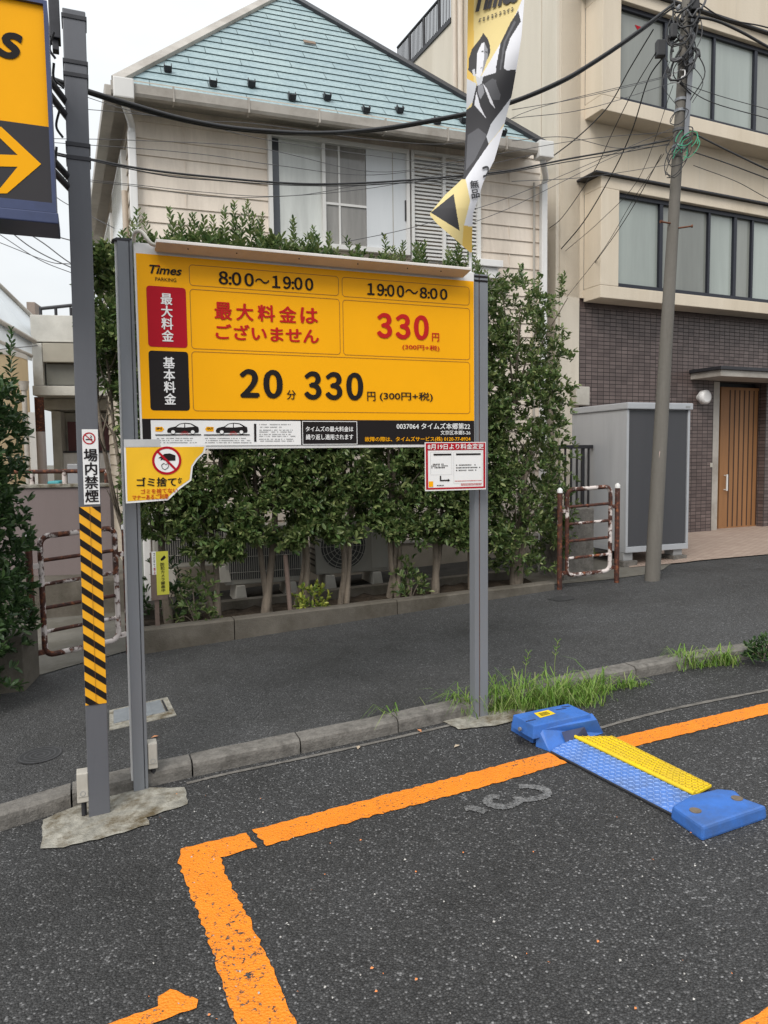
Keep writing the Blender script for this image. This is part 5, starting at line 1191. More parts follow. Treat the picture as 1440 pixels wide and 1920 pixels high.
# entrance
M_DOORW = pm('door_timber',(.28,.135,.055),.5,0,.18,7,.1,40,.35,True)
mb = MB(); a0,a1 = BX(1334,850)[0],BX(1349,850,-.1)[0]; mb.pbox(bb,d0-.002,d0+.14,zD-.3,zdt-.002,-.25,-.02); build(mb,'door_jamb',M_GUT,apt,.004)
mb = MB(); mb.pbox(bb,d0+.14,d1,zD-.05,zdt,-.3,-.2); build(mb,'entrance_back',M_DARK,apt)
e0_, e1_ = BX(1350,850,-.12)[0], BX(1424,850,-.12)[0]
ld = MB(); ld.pbox(bb,e0_,e1_,zD-.02,zdt-.06,-.17,-.12); dr = build(ld,'door',M_DOORW,apt,.003)
mb = MB()
for i in range(7): s_ = e0_+.13+(e1_-e0_-.13)*(i+.5)/7; mb.pbox(bb,s_-.011,s_+.011,zD+.02,zdt-.1,-.1205,-.1175)
build(mb,'door_groove',pm('door_groove_dark',(.045,.02,.012),.7),dr)
ph = BX(1362,905,-.08)[0]; mb = MB(); mb.tube([bb.P(ph,BX(1362,921)[1],-.07),bb.P(ph,BX(1362,890)[1],-.07)],.014,8)
for py in (919,892): mb.tube([bb.P(ph,BX(1362,py)[1],-.07),bb.P(ph,BX(1362,py)[1],-.121)],.008,6)
build(mb,'door_handle',M_ALU,dr)
mb = MB(); mb.pbox(bb,e1_+.01,d1-.01,zD-.02,zdt-.06,-.19,-.17); build(mb,'door_side_panel',pm('side_panel_grey',(.09,.085,.08),.5),apt)
mb = MB(); ca0 = BX(1322,720,.25)[0]; zc0 = BX(1330,728,.2)[1]; zc1 = BX(1330,708,.4)[1]; mb.pbox(bb,ca0,d1+1.5,zdt+.005,zdt+.09,.001,.5); cn = build(mb,'entrance_canopy',M_GUT,apt,.006)
mb = MB(); mb.pbox(bb,ca0-.03,d1+1.5,zdt+.091,zdt+.135,.001,.53); build(mb,'canopy_edge',M_DARK,cn,.004)
c = BX(1316,745,.05); mb = MB(); mb.cyl(bb.P(*c,0),bb.nn,.05,.05,16); lm = build(mb,'wall_lamp',M_ALU,apt); mb = MB(); mb.tube([bb.P(*c,.05),bb.P(*c,.06),bb.P(*c,.13),bb.P(*c,.145)],[.07,.095,.095,.07],20); build(mb,'lamp_globe',M_WHITEP,lm)
a = bb.rect((1078,725),(1103,725),(1103,760),(1078,760),.1); mb = MB(); mb.pbox(bb,*a,.001,.13); build(mb,'meter_box',M_BOX,apt,.01)
for (px,py,w_,h_) in ((1070,831,.028,.02),(1051,797,.04,.012),(1333,872,.02,.03)):
    c = BX(px,py); mb = MB(); mb.pbox(bb,c[0]-w_,c[0]+w_,c[1]-h_,c[1]+h_,.001,.012); build(mb,'wall_plate',M_BOX,apt,.003)
mb = MB(); mb.tube(smooth_path([bsd.P(.12,BX(1030,720)[1],.04),bsd.P(.1,BX(1040,714)[1],.05),bsd.P(.06,BX(1042,760)[1],.04),bsd.P(.06,1.0,.04)],5),.014,8); build(mb,'bent_conduit',M_DARK,apt)
# tiled apron
def apronmat():
    m, n, l, b = _nodes('apron_tile'); t = N(n,'ShaderNodeTexCoord'); k = N(n,'ShaderNodeTexBrick'); k.inputs['Scale'].default_value = 1; k.inputs['Brick Width'].default_value = .1; k.inputs['Row Height'].default_value = .06; k.inputs['Mortar Size'].default_value = .005
    k.inputs['Color1'].default_value = (.32,.235,.19,1); k.inputs['Color2'].default_value = (.4,.31,.25,1); k.inputs['Mortar'].default_value = (.2,.15,.12,1); l.new(t.outputs['Object'], k.inputs['Vector']); l.new(k.outputs['Color'], b.inputs['Base Color']); b.inputs['Roughness'].default_value = .7; return m
ap = [street(1180,1066),street(1285,1056),street(1440,1041),street(1560,1030)]
back = [bb.P(s_,zD,.02) for s_ in (BX(1180,1000)[0],BX(1285,1000)[0],BX(1440,1000)[0],BX(1440,1000)[0]+1.5)]
mb = MB(); vs = []; NA, NB_ = 24, 12
def lerpl(L, f): i = min(int(f*3),2); return Vector(L[i]).lerp(Vector(L[i+1]),f*3-i)
for i in range(NA+1):
    for j in range(NB_+1):
        p = lerpl(ap,i/NA).lerp(lerpl(back,i/NA),j/NB_); vs.append((p.x,p.y,max(p.z,G(p.x,p.y)+KH+.012)))
mb.add(vs,[(i*(NB_+1)+j,(i+1)*(NB_+1)+j,(i+1)*(NB_+1)+j+1,i*(NB_+1)+j+1) for i in range(NA) for j in range(NB_)])
mb.quad(bb.P(d0,zD+.001,.03),bb.P(d1,zD+.001,.03),bb.P(d1,zD,-.22),bb.P(d0,zD,-.22))
struct(build(mb,'paved_apron',apronmat()))

# storage shed on blocks in front of it
shp = Pl((0,0,0), radians(21)); g0 = street(1183,1063); shp.o = Vector((g0.x,g0.y,0)); zs = G(g0.x,g0.y)+KH
M_SHEDS = pm('shed_silver',(.45,.455,.47),.45,.1,.05,4,0,60,.4,True,1,(.25,.25,.26),.35); M_SHEDD = pm('shed_door_grey',(.062,.062,.068),.5,0,.05,4,0,60,.4,True); M_SHEDT = pm('shed_trim',(.45,.46,.48),.4,.2,.05,4)
SHX = shp.st
a0, a1 = SHX(1174,900)[0], SHX(1292,900)[0]; zsb = SHX(1185,1036)[1]; zst_ = (SHX(1172,768)[1]+SHX(1292,768)[1])/2; DEP = .95
shed = thing('storage_shed','silver metal storage shed with a dark grey door, standing on concrete blocks','shed',shp.P((a0+a1)/2,zs,-DEP/2))
def sb(name, q, mat, par, n0, n1, bev=.004):
    mb = MB(); mb.pbox(shp,*q,n0,n1); return build(mb,name,mat,par,bev)
sb('body',(a0+.002,a1-.002,zsb+.06,zst_),M_SHEDS,shed,-DEP,-.03)
dd = sb('door',(a0+.035,a1-.035,zsb+.07,zst_-.01),M_SHEDD,shed,-.03,-.008)
for q in ((a0,a0+.03,zsb+.061,zst_),(a1-.03,a1,zsb+.061,zst_)): sb('door_frame',q,M_SHEDT,shed,-.03,.002)
sb('sill',(a0,a1,zsb,zsb+.06),M_SHEDT,shed,-DEP+.01,.004)
rf_ = sb('roof',(a0-.015,a1+.012,zst_+.001,zst_+.07),M_SHEDT,shed,-DEP-.02,.03,.01)
sb('roof_badge',(a1-.09,a1-.03,zst_+.02,zst_+.04),M_GREY,rf_,.03,.032,0)
for (sc,nd_) in ((a0+.07,-.1),(a1-.1,-.1),(a0+.07,-DEP+.12),(a1-.1,-DEP+.12)):
    b_ = shp.P(sc,0,nd_); gz_ = min(G(b_.x,b_.y)+KH,zsb-.06)
    mb = MB(); mb.pbox(shp,sc-.09,sc+.09,gz_-.05,gz_+(zsb-gz_)*.42,nd_-.1,nd_+.1); bl = build(mb,'support_block',M_KERB,shed,.006)
    mb = MB(); mb.pbox(shp,sc-.07,sc+.05,gz_+(zsb-gz_)*.42,zsb-.001,nd_-.07,nd_+.07); build(mb,'adjuster',M_GREY,bl,.006)

# dark railing and concrete pillar between the buildings
gp = street(1072,1085); rpl = Pl((0,0,0), radians(18)); rpl.o = Vector((*at(1090,1050,8.15)[:2],0)); q0 = G(rpl.o.x,rpl.o.y)+KH
ral = thing('dark_railing','dark bronze railing on the low wall left of the grey shed','railing',rpl.P(0,q0))
a0_, a1_ = rpl.st(1033,900)[0], rpl.st(1106,900)[0]; zt3 = rpl.st(1070,838)[1]; zb3 = rpl.st(1070,958)[1]
mb = MB(); mb.pbox(rpl,a0_,a1_+.02,zt3-.02,zt3+.02,-.03,.03); build(mb,'top_rail',M_DARK,ral,.004)
mb = MB(); mb.pbox(rpl,a0_,a1_,zb3,zb3+.03,-.02,.02); build(mb,'bottom_rail',M_DARK,ral,.004)
for i in range(7):
    s_ = a0_+.03+(a1_-a0_-.05)*i/6; mb = MB(); mb.pbox(rpl,s_-(.018 if i==5 else .007),s_+(.018 if i==5 else .007),(zb3-.35 if i in (0,5) else zb3+.03),zt3-.02,-.012,.012); build(mb,'baluster',M_DARK,ral)
pw = Pl((0,0,0), radians(20)); gq = street(1113,1082); pw.o = Vector((*gq[:2],0)); zq = G(gq.x,gq.y)+KH
mb = MB(); mb.pbox(pw,pw.st(1058,1000)[0],0,zq-.2,pw.st(1100,953)[1],-.45,-.0); tag(build(mb,'concrete_pillar',M_KERB,None,.01),'squat grey concrete pillar behind the right rusty barrier','pillar')

# ------------------------------------------------------------ utility pole and cables
pbse = street(1222,1088); ptop = at(1290,-40,pbse.y+.1)
pole = thing('utility_pole','leaning brown grey utility pole tangled with cables near its top','utility pole',pbse)
PP = lambda f: pbse.lerp(ptop,f)
def fy_(py): return (1088-py)/(1088+40)
mb = MB(); mb.tube([PP(0)-Vector((0,0,.1)),PP(.25),PP(.5),PP(.72),PP(1)],[.071,.064,.054,.046,.04],16); build(mb,'pole_shaft',pm('pole_brown',(.16,.148,.13),.75,0,.2,4,.3,30,.3,True,1,(.09,.08,.07),.6),pole)
mb = MB(); a, b = PP(fy_(250))+Vector((.055,-.03,0)), PP(fy_(-30))+Vector((.055,-.03,0)); ax = (b-a); mb.box((a+b)/2,Vector((.022,0,0)),Vector((0,.02,0)),ax*.5); build(mb,'steel_channel',M_STEEL2,pole,.003)
for py in (180,200,235,265,270): 
    p = PP(fy_(py)); mb = MB(); mb.tube([p-Vector((0,0,.012)),p+Vector((0,0,.012))],.054,14); build(mb,'pole_band',M_STEEL2 if py!=235 else M_CABLEG,pole)
for (x_,py) in ((-1,408),(1,417)):
    p = PP(fy_(py)); mb = MB(); mb.tube([p+Vector((.04*x_,-.03,0)),p+Vector((.14*x_,-.08,-.0))],.008,6); mb.tube([p+Vector((.136*x_,-.08,0)),p+Vector((.15*x_,-.085,0))],.014,8); build(mb,'step_bolt',M_RUSTLINE,pole)
rr = random.Random(12)
def loop(c, r, turns, mat, nm, th=.006, tall=1.0, tilt=.6):
    a0 = rr.uniform(0,6); pts = []
    for k in range(int(turns*12)+1):
        a = a0+2*pi*k/12; q = r*(1+.15*sin(k*.7+a0)); pts.append(c+Vector((cos(a)*q,sin(a)*q*.5-.05,sin(a+tilt)*q*tall+.008*k*rr.uniform(-.3,.5))))
    mb = MB(); mb.tube(smooth_path(pts,2),th,6); build(mb,nm,mat,pole)
for py,r_,tr_,th in ((40,.11,1.1,.009),(70,.13,1.3,.008),(95,.12,1.2,.012),(110,.09,1.4,.008),(125,.14,1.0,.010),(60,.16,.9,.006),(20,.1,1,.01),(5,.13,1.,.008),(85,.18,.9,.007),(255,.1,1.2,.005),(285,.12,1.3,.004),(300,.13,1.0,.004),(270,.13,.9,.004),(310,.09,1.1,.004),(145,.07,1.,.006),(220,.09,1.2,.004)):
    loop(PP(fy_(py))+Vector((rr.uniform(-.08,.06),-.03,0)),r_*.85,tr_,M_CABLE if rr.random()<.72 else (M_CABLEG if rr.random()<.6 else M_WHITE),'cable_loop',th,1.0+.5*rr.random())
for k in range(6): loop(PP(fy_(258+k*7))+Vector((rr.uniform(-.1,.14),-.05,0)),.05+.05*rr.random(),.6,M_GREEN,'green_wire',.004,1.2)
for k in range(16):
    p = PP(fy_(rr.uniform(0,135)))+Vector((rr.uniform(-.17,.1),rr.uniform(-.09,0),0)); mb = MB(); h_ = rr.uniform(.03,.08); mb.tube([p,p+Vector((rr.uniform(-.02,.02),0,h_*.3)),p+Vector((rr.uniform(-.02,.02),0,h_))],[.014,.02,.012],8); build(mb,'clamp',rr.choice([M_CABLE,M_STEEL2,M_CABLEG]),pole,)
for (px,py,w_,h_) in ((1238,92,.04,.07),(1302,10,.035,.05),(1262,60,.03,.06)):
    p = at(px,py,PP(fy_(py)).y-.08); mb = MB(); mb.box(p,(w_,0,0),(0,.035,0),(0,0,h_)); build(mb,'terminal_box',M_CABLE,pole,.01)
for k in range(10):  # drooping jumpers hugging the head of the pole
    y0 = rr.uniform(-20,120); a = PP(fy_(y0))+Vector((rr.uniform(-.15,.08),-.05,0)); b = PP(fy_(y0+rr.uniform(40,120)))+Vector((rr.uniform(-.08,.12),-.05,0)); m_ = (a+b)/2+Vector((rr.choice([-1,1])*rr.uniform(.08,.18),-.04,-.03))
    mb = MB(); mb.tube(smooth_path([a,m_,b],6),rr.uniform(.003,.006),6); build(mb,'jumper',M_CABLE if k%3 else M_CABLEG,pole)
mb = MB(); p = PP(fy_(851)); mb.tube([p+Vector((.001,-.002,-.03)),p+Vector((.001,-.002,.03))],.0655,14); 
c = at(1240,852,p.y-.06); mb = MB(); mb.quad(*[c+Vector((a*.022,0,b*.03)) for a,b in ((-1,-1),(.9,-.8),(1,1),(-.8,.9))]); build(mb,'torn_sticker',pm('torn_paper',(.6,.42,.38),.8,0,.3,40),pole)
PD = pbse.y
def cable(label, pts, d0, d1, r, mat=None, name='overhead_cable', group='overhead cables across the street'):
    ext0 = pts[0][0] < 175; ext1 = pts[-1][0] > 1500; n = len(pts); L = [0]
    for i in range(1,n): L.append(L[-1]+math.hypot(pts[i][0]-pts[i-1][0],pts[i][1]-pts[i-1][1]))
    P_ = [at(p[0],p[1],1/((1-L[i]/L[-1])/d0+(L[i]/L[-1])/d1)) for i,p in enumerate(pts)]
    Q_ = smooth_path(P_,8)
    if ext0: Q_ = [Q_[0]+(Q_[0]-Q_[1]).normalized()*9]+Q_       # the span goes on past the frame
    if ext1: Q_ = Q_+[Q_[-1]+(Q_[-1]-Q_[-2]).normalized()*9]
    mb = MB(); mb.tube(Q_,r,6); return tag(build(mb,name,mat or M_CABLE,None),label,'cable',group)
cable('thick black cable bundle sagging over the green roof to the pole head',[(-60,90),(100,148),(165,170),(240,193),(330,219),(420,237),(500,245),(570,249),(650,247),(740,237),(870,213),(960,190),(1050,152),(1110,117),(1180,70),(1262,8)],4.8,PD,.013)
cable('second thick cable lashed just under the bundle over the green roof',[(-60,98),(165,175),(240,199),(330,224),(420,241),(500,249),(570,252),(650,250),(740,241),(870,217),(960,194),(1050,157),(1110,122),(1180,75),(1262,14)],4.82,PD+.02,.009)
cable('black twisted cable sagging across the upper window of the house',[(-60,250),(110,291),(172,299),(250,314),(330,325),(420,334),(500,341),(580,345),(660,344),(750,339),(870,329),(960,319),(1060,299),(1150,283),(1255,263)],4.9,PD,.0075)
cable('thin partner of the twisted cable, touching it in places',[(172,301),(250,318),(330,332),(420,339),(500,345),(580,348),(660,348),(750,343),(870,333),(960,322),(1060,304),(1150,289),(1255,270)],5.0,PD,.004)
thin = [([(100,160),(235,205),(345,225),(480,232),(700,262),(870,266),(1000,205),(1260,140)],'thin wire just below the gutter of the house'),
 ([(100,200),(240,212),(360,228),(500,262),(760,300),(960,322)],'thin wire crossing the corner pipe below the gutter'),
 ([(100,260),(250,263),(480,277),(700,322),(870,300),(1090,262),(1262,247)],'thin wire above the twisted cable at the left'),
 ([(110,268),(280,280),(400,292),(520,310),(700,328),(900,300)],'thin wire running just above the window head'),
 ([(100,330),(250,346),(380,360),(520,368),(700,352),(870,318),(1000,290)],'thin wire dipping below the twisted cable'),
 ([(110,335),(260,350),(400,369),(560,366),(700,345),(860,345)],'thinnest wire below the twisted cable'),
 ([(640,455),(760,430),(880,395),(960,368),(1080,318),(1262,240)],'thin wire rising from the hedge top to the green wires'),
 ([(880,420),(960,388),(1060,338),(1160,290),(1262,255)],'lower of the two wires rising behind the banner to the green wires'),
 ([(960,206),(1090,183),(1262,142)],'faint wire ending high on the pole in front of the upper windows'),
 ([(960,222),(1100,204),(1262,155)],'faint wire next below the one ending high on the pole'),
 ([(960,264),(1060,257),(1160,278),(1255,272)],'slack service wire level with the green roof corner'),
 ([(960,340),(1100,332),(1260,308)],'faint wire crossing the beige wall below the pole clutter')]
for pts,lb in thin: cable(lb,pts,6.0,PD,.0026,M_CABLEG)
for pts,lb,r_ in (([(1020,305),(1082,258),(1140,200),(1180,130),(1225,55)],'black drop cable curving from the roof corner up past the window',.0065),
 ([(1030,428),(1052,410),(1085,365),(1120,310),(1150,245),(1190,165),(1230,98)],'black drop cable hanging nearest the house, ending at its wall box',.0045),
 ([(1045,475),(1095,415),(1148,325),(1185,245),(1215,150),(1245,105)],'straight steep black cable crossing the canopy of the lower windows',.0065),
 ([(1055,475),(1130,410),(1200,330),(1262,160)],'thin steep wire right of the straight black cable',.003),
 ([(1110,500),(1160,430),(1200,365),(1240,290)],'dark wire falling across the left lower window pane',.0045),
 ([(1060,560),(1130,470),(1190,370),(1245,288)],'thin wire falling to the tile wall left of the pole',.003),
 ([(1268,150),(1330,190),(1440,222),(1520,245)],'wire leaving the pole to the right across the upper windows',.004),
 ([(1268,152),(1350,180),(1440,205),(1520,228)],'thin upper wire leaving the pole to the right',.003),
 ([(1300,250),(1360,280),(1440,318),(1520,350)],'thick cable leaving the green wires to the right',.0075),
 ([(1300,285),(1360,305),(1440,335),(1520,362)],'second cable leaving the pole below the green wires',.005),
 ([(1300,310),(1380,340),(1440,372),(1520,405)],'lowest thin wire leaving the pole to the right',.003),
 ([(1290,30),(1340,38),(1390,60),(1440,88),(1520,130)],'heavy black cable leaving the pole head to the right',.012),
 ([(1310,5),(1360,35),(1440,52),(1520,85)],'black cable leaving the very top of the pole to the right',.006)):
    cable(lb,pts,9.35 if pts[0][0]<1200 else PD,PD if pts[0][0]<1200 else 7.0,r_)
for pts,lb in (([(0,415),(60,430),(130,450)],'wire passing just under the big sign, nearly level'),([(0,418),(60,465),(130,500)],'steep dark wire left of the striped column'),
 ([(20,417),(80,455),(130,492)],'steep dark wire starting under the sign centre'),([(0,440),(70,485),(130,510)],'pale wire in the sky left of the column'),([(0,455),(90,490),(130,495)],'lower pale wire in the sky left of the column'),
 ([(100,366),(130,385)],'short wire showing between the sign corner and the column'),([(0,655),(70,648)],'wire over the cream building roof')):
    (xa,ya),(xb,yb_) = pts[-2:]; pts = pts+[(214,yb_+(yb_-ya)/(xb-xa)*(214-xb)*.8)] if pts[0][1] < 600 else pts
    cable(lb,pts,9,8.4,.007 if 'dark' in lb or 'nearly' in lb else .005,M_CABLEG)
# ------------------------------------------------------------ tall cloth banner behind the board
BROW = [(-80,881,988),(0,877,983),(67,876.5,978),(120,876,970),(177,875,960),(247,873,942),(300,871,927),(333,869,910),(345,857,905),(365,835,899),(400,806,887),(405,807,886.5),(420,820,886),(445,849,885),(473,881,885)]
def brow(y):
    ys = [r[0] for r in BROW]; return float(np.interp(y,ys,[r[1] for r in BROW])), float(np.interp(y,ys,[r[2] for r in BROW]))
def bdep(x, y):
    f = (x-880)/100; d = 4.02+.035*sin(f*4.2+y*.013)+.02*sin(y*.03+f*2)
    if y > 300: d += -.10*min(1,(y-300)/90)*max(0,(890-x)/80)
    return d
C3 = lambda l: [(480+a/3,b/3) for a,b in l]
CLOTH = {'cream':pm('cloth_cream',(.68,.55,.25),.75,0,.04,5),'gold':pm('cloth_gold',(.66,.43,.09),.75,0,.04,5),'white':pm('cloth_white',(.68,.68,.72),.75,0,.04,5),
 'black':pm('cloth_black',(.025,.024,.028),.7,0,.1,5),'grey':pm('cloth_grey',(.09,.09,.1),.7,0,.1,5),'mid':pm('cloth_mid',(.24,.24,.26),.7,0,.1,5),'pale':pm('cloth_pale',(.52,.53,.56),.75,0,.05,5)}
CK = list(CLOTH)
PRINT = [('gold',C3([(1180,-100),(1225,-100),(1225,470),(1180,470)])),
 ('white',C3([(1260,440),(1330,320),(1400,200),(1470,60),(1520,-60),(1530,600),(1270,600)])),
 ('pale',C3([(1180,440),(1240,470),(1230,560),(1180,620)])),
 ('black',C3([(1212,600),(1240,480),(1280,430),(1380,400),(1460,390),(1470,560),(1360,690),(1300,830),(1200,1010),(1160,1010),(1180,620)])),
 ('grey',C3([(1275,480),(1330,440),(1390,470),(1370,560),(1330,560)])),('grey',C3([(1190,760),(1250,720),(1300,760),(1230,900),(1180,960)])),
 ('pale',C3([(1235,425),(1278,430),(1270,470),(1245,485)])),
 ('black',C3([(1194,395),(1197,330),(1215,275),(1250,232),(1268,205),(1279,184),(1302,215),(1315,250),(1318,290),(1308,322),(1255,400),(1225,425)])),
 ('white',C3([(1244,300),(1268,245),(1285,238),(1302,275),(1304,320),(1282,388),(1258,438),(1238,425),(1240,370)])),
 ('mid',C3([(1285,238),(1302,275),(1304,320),(1282,388),(1272,410),(1282,330)])),
 ('black',C3([(1266,288),(1279,286),(1279,292),(1266,294)])),('black',C3([(1288,288),(1299,290),(1299,296),(1288,294)])),('mid',C3([(1262,380),(1276,376),(1274,384),(1263,387)])),('pale',C3([(1215,395),(1230,385),(1236,425),(1222,430)])),
 ('white',C3([(1240,515),(1228,590),(1296,668),(1262,600)])),('white',C3([(1276,470),(1300,500),(1348,614),(1318,580)])),('mid',C3([(1250,480),(1275,475),(1285,520),(1262,560),(1248,520)])),
 ('pale',C3([(1296,770),(1320,700),(1415,575),(1470,500),(1470,560),(1400,690),(1350,760),(1308,808)])),
 ('white',C3([(1310,810),(1400,700),(1400,760),(1345,900),(1290,1020),(1225,1275),(1168,1268),(1205,1130),(1178,1005)])),
 ('cream',C3([(1168,1030),(1118,1085),(1060,1130),(960,1200),(960,1230),(1200,1430),(1170,1270),(1205,1130),(1180,1010)])),
 ('black',C3([(983,1196),(1112,1090),(1146,1298)])),('gold',C3([(1168,1266),(1240,1290),(1230,1440),(1160,1390)]))]
def wheel():
    o = C3([(1475,60),(1430,130),(1375,245),(1350,380),(1352,470),(1385,560),(1400,540)]); i = C3([(1420,400),(1395,385),(1402,300),(1430,215),(1490,120)]); return o+i
PRINT.append(('black',wheel())); PRINT.append(('grey',C3([(1452,115),(1392,240),(1370,390),(1378,392),(1404,240),(1462,125)])))
def inside(p, P):
    x, y = p; c = False; j = len(P)-1
    for i in range(len(P)):
        if (P[i][1] > y) != (P[j][1] > y) and x < (P[j][0]-P[i][0])*(y-P[i][1])/(P[j][1]-P[i][1])+P[i][0]: c = not c
        j = i
    return c
NU, NV = 100, 420; ys = np.linspace(-80,473,NV+1); vs = []; pxs = []
for y in ys:
    l, r = brow(y)
    for j in range(NU+1): x = l+(r-l)*j/NU; pxs.append((x,y)); vs.append(at(x,y,bdep(x,y)))
me = bpy.data.meshes.new('cloth'); fs = [(i*(NU+1)+j,(i+1)*(NU+1)+j,(i+1)*(NU+1)+j+1,i*(NU+1)+j+1) for i in range(NV) for j in range(NU)]
me.from_pydata([tuple(v) for v in vs],[],fs)
ban = thing('banner','tall twisted cloth banner on a white pole, printed with a man holding a steering wheel','banner',at(880,505,4.05))
for k_ in CK: me.materials.append(CLOTH[k_])
bbx = [(n_,P,min(p[0] for p in P),max(p[0] for p in P),min(p[1] for p in P),max(p[1] for p in P)) for n_,P in PRINT]
idx = []
for f in fs:
    x = sum(pxs[i][0] for i in f)/4; y = sum(pxs[i][1] for i in f)/4; m_ = 'cream'
    for n_,P,xa,xb,ya,yb in bbx:
        if xa <= x <= xb and ya <= y <= yb and inside((x,y),P): m_ = n_
    idx.append(CK.index(m_))
me.polygons.foreach_set('material_index',idx); me.polygons.foreach_set('use_smooth',[True]*len(fs)); me.update()
cl = mesh_obj('cloth',me,ban)
def btext(body,q,mat,off=.03,shear=0):
    TL,TR,BR,BL = q; npn = CP
    def f(a,t):
        x = (1-t)*((1-a)*BL[0]+a*BR[0])+t*((1-a)*TL[0]+a*TR[0]); y = (1-t)*((1-a)*BL[1]+a*BR[1])+t*((1-a)*TL[1]+a*TR[1])
        return at(x,y,bdep(x,y)-.008)
    return text(cl,body,None,(0,1,0,1),mat,0,off,2,shear,mapf=f)
btext('Times',((891,-18),(975,-42),(975,2),(889,24)),CLOTH['black'],.05,.3)
btext('無',((880,339),(897,336),(899,352),(882,354)),CLOTH['black']); btext('品',((882,356),(898,354),(900,370),(885,373)),CLOTH['black']); btext('つ',((905,308),(919,312),(913,335),(902,333)),CLOTH['black'],.06)
mb = MB(); rr = random.Random(6)
for k in range(9):
    x = 897+k*7.6; y = 35-k*2.6; 
    for j in range(3):
        a = rr.uniform(0,2); mb.quad(*[at(p[0],p[1],bdep(*p)-.007) for p in ((x+a,y+j*2.6),(x+a+rr.uniform(2,5),y+j*2.6-1),(x+a+3.5,y+j*2.6+.7),(x+a,y+j*2.6+1.6))])
build(mb,'fine_print',CLOTH['black'],cl)
mb = MB(); pb_ = at(882,520,4.06); mb.tube([Vector((pb_.x,pb_.y,G(pb_.x,pb_.y)-.02)),at(882,520,4.06),at(880,200,4.07),at(879,-120,4.08)],.0085,10); build(mb,'banner_pole',M_WHITE,ban)

# ------------------------------------------------------------ lane at the left: low wall, rails, far buildings
M_MAUVE = pm('mauve_render',(.215,.175,.17),.85,0,.06,2,.25,90,.2,True,1,(.15,.12,.11),.4)
lw = Pl((0,0,0), radians(8)); lw.o = Vector((*at(130,913,7.25)[:2],0)); zw = lw.st(130,914)[1]; zg0 = G(lw.o.x,lw.o.y)
w0, w1 = lw.st(-60,950)[0], lw.st(207,950)[0]
lowall = thing('low_wall','low mauve rendered wall carrying a rusty pipe rail beyond the left barrier','wall',lw.P((w0+w1)/2,zg0))
mb = MB(); mb.pbox(lw,w0,w1,zg0-.2,zw,-.14,0); build(mb,'wall_body',M_MAUVE,lowall,.004)
mb = MB(); mb.pbox(lw,w0,w1,zw+.001,zw+.035,-.16,.02); build(mb,'coping',M_PATCH,lowall,.006)
mb = MB(); mb.pbox(lw,lw.st(20,1080)[0],w1+.2,zg0-.2,lw.st(130,1086,.3)[1],.001,.42); build(mb,'concrete_step',M_PLANT,lowall,.01)
mb = MB(); zr1 = lw.st(100,884,-.07)[1]; mb.tube([lw.P(w0,zr1,-.07),lw.P(w1,zr1,-.07)],.022,10); build(mb,'pipe_rail',M_RUST2,lowall)
for px in (60,121,200):
    s_ = lw.st(px,890,-.07)[0]; mb = MB(); mb.tube([lw.P(s_,zw+.03,-.07),lw.P(s_,zr1+.01,-.07)],.024,10); build(mb,'rail_post',M_RUST,lowall)
def fpl(px, py, d, phi): p = Pl((0,0,0), radians(phi)); p.o = Vector((*at(px,py,d)[:2],0)); return p
M_CONC = concrete('pale_concrete',(.56,.55,.51),(.36,.34,.3),.6,1.5)
gb = fpl(100,700,12.5,12); g_ = lambda l,t,r,b: gb.rect((l,t),(r,t),(r,b),(l,b))
cbld = thing('concrete_building','grey concrete house with a dark balcony opening and rooftop rail, seen past the striped column','building',gb.P(gb.st(110,900)[0],.2,-2))
def gx(name, q, mat, n0, n1, bev=.01, par=None):
    mb = MB(); mb.pbox(gb,*g_(*q),n0,n1); return build(mb,name,mat,par or cbld,bev)
gx('roof_parapet',(57,592,240,642),M_CONC,-3,.0); gx('corner_pier',(61,643,80,723),M_CONC,-3,-.0)
gx('balcony_front',(81,645,240,680),pm('balcony_render',(.36,.335,.28),.8,0,.08,2,.2,60),-.3,.05); gx('balcony_ceiling',(81,681,240,722),M_GUT,-3,-.25)
bs = gx('balcony_blind',(84,682,240,721),pm('blind_grey',(.16,.16,.14),.5,0,.2,2),-.24,-.1,.002)
gx('balcony_slab',(62,724,240,742),M_CONC,-3,.04); gx('floor_slab',(64,743,240,764),M_CONC,-3,-.6)
gx('rear_wall',(80,766,240,960),M_CONC,-3,-1.2); gx('grey_pillar',(82,766,100,950),M_CONC,-1.1,-.7)
gx('maroon_door',(104,785,240,845),pm('maroon_metal',(.12,.035,.04),.5,0,.1,3),-1.15,-1.0,.004)
gx('white_fence',(84,848,240,880),M_WHITE,-.9,-.8,.004); gx('fence_rail',(84,844,240,848),M_DARK,-.92,-.78,.003)
mb = MB(); a = gb.st(77,760); b = gb.st(83,905); mb.tube([gb.P(a[0],b[1]-.6,.12),gb.P(a[0],gb.st(77,810)[1],.12)],.075,14); pc = build(mb,'drain_column',pm('column_white',(.52,.48,.5),.5,0,.05,4),cbld); mb = MB(); mb.tube([gb.P(a[0],gb.st(77,810)[1],.12),gb.P(a[0],gb.st(77,746)[1],.12)],.075,14); build(mb,'rusty_column_head',M_RUST2,cbld)
mb = MB(); y0,y1 = gb.st(70,592)[1], gb.st(70,572)[1]; xa, xb = gb.st(68,580)[0], gb.st(240,570)[0]; mb.tube([gb.P(xa,y1,-.3),gb.P(xb,y1+.2,-.3)],.03,8)
for x in np.linspace(xa,xb,7): mb.tube([gb.P(x,y0,-.3),gb.P(x,y1+.03,-.3)],.025,6)
build(mb,'roof_rail',M_DARK,cbld)
yb = fpl(40,760,10.5,28); M_CREAM = pm('cream_render',(.78,.64,.43),.8,0,.05,2,.2,60,.2,True,1,(.5,.38,.24),.4)
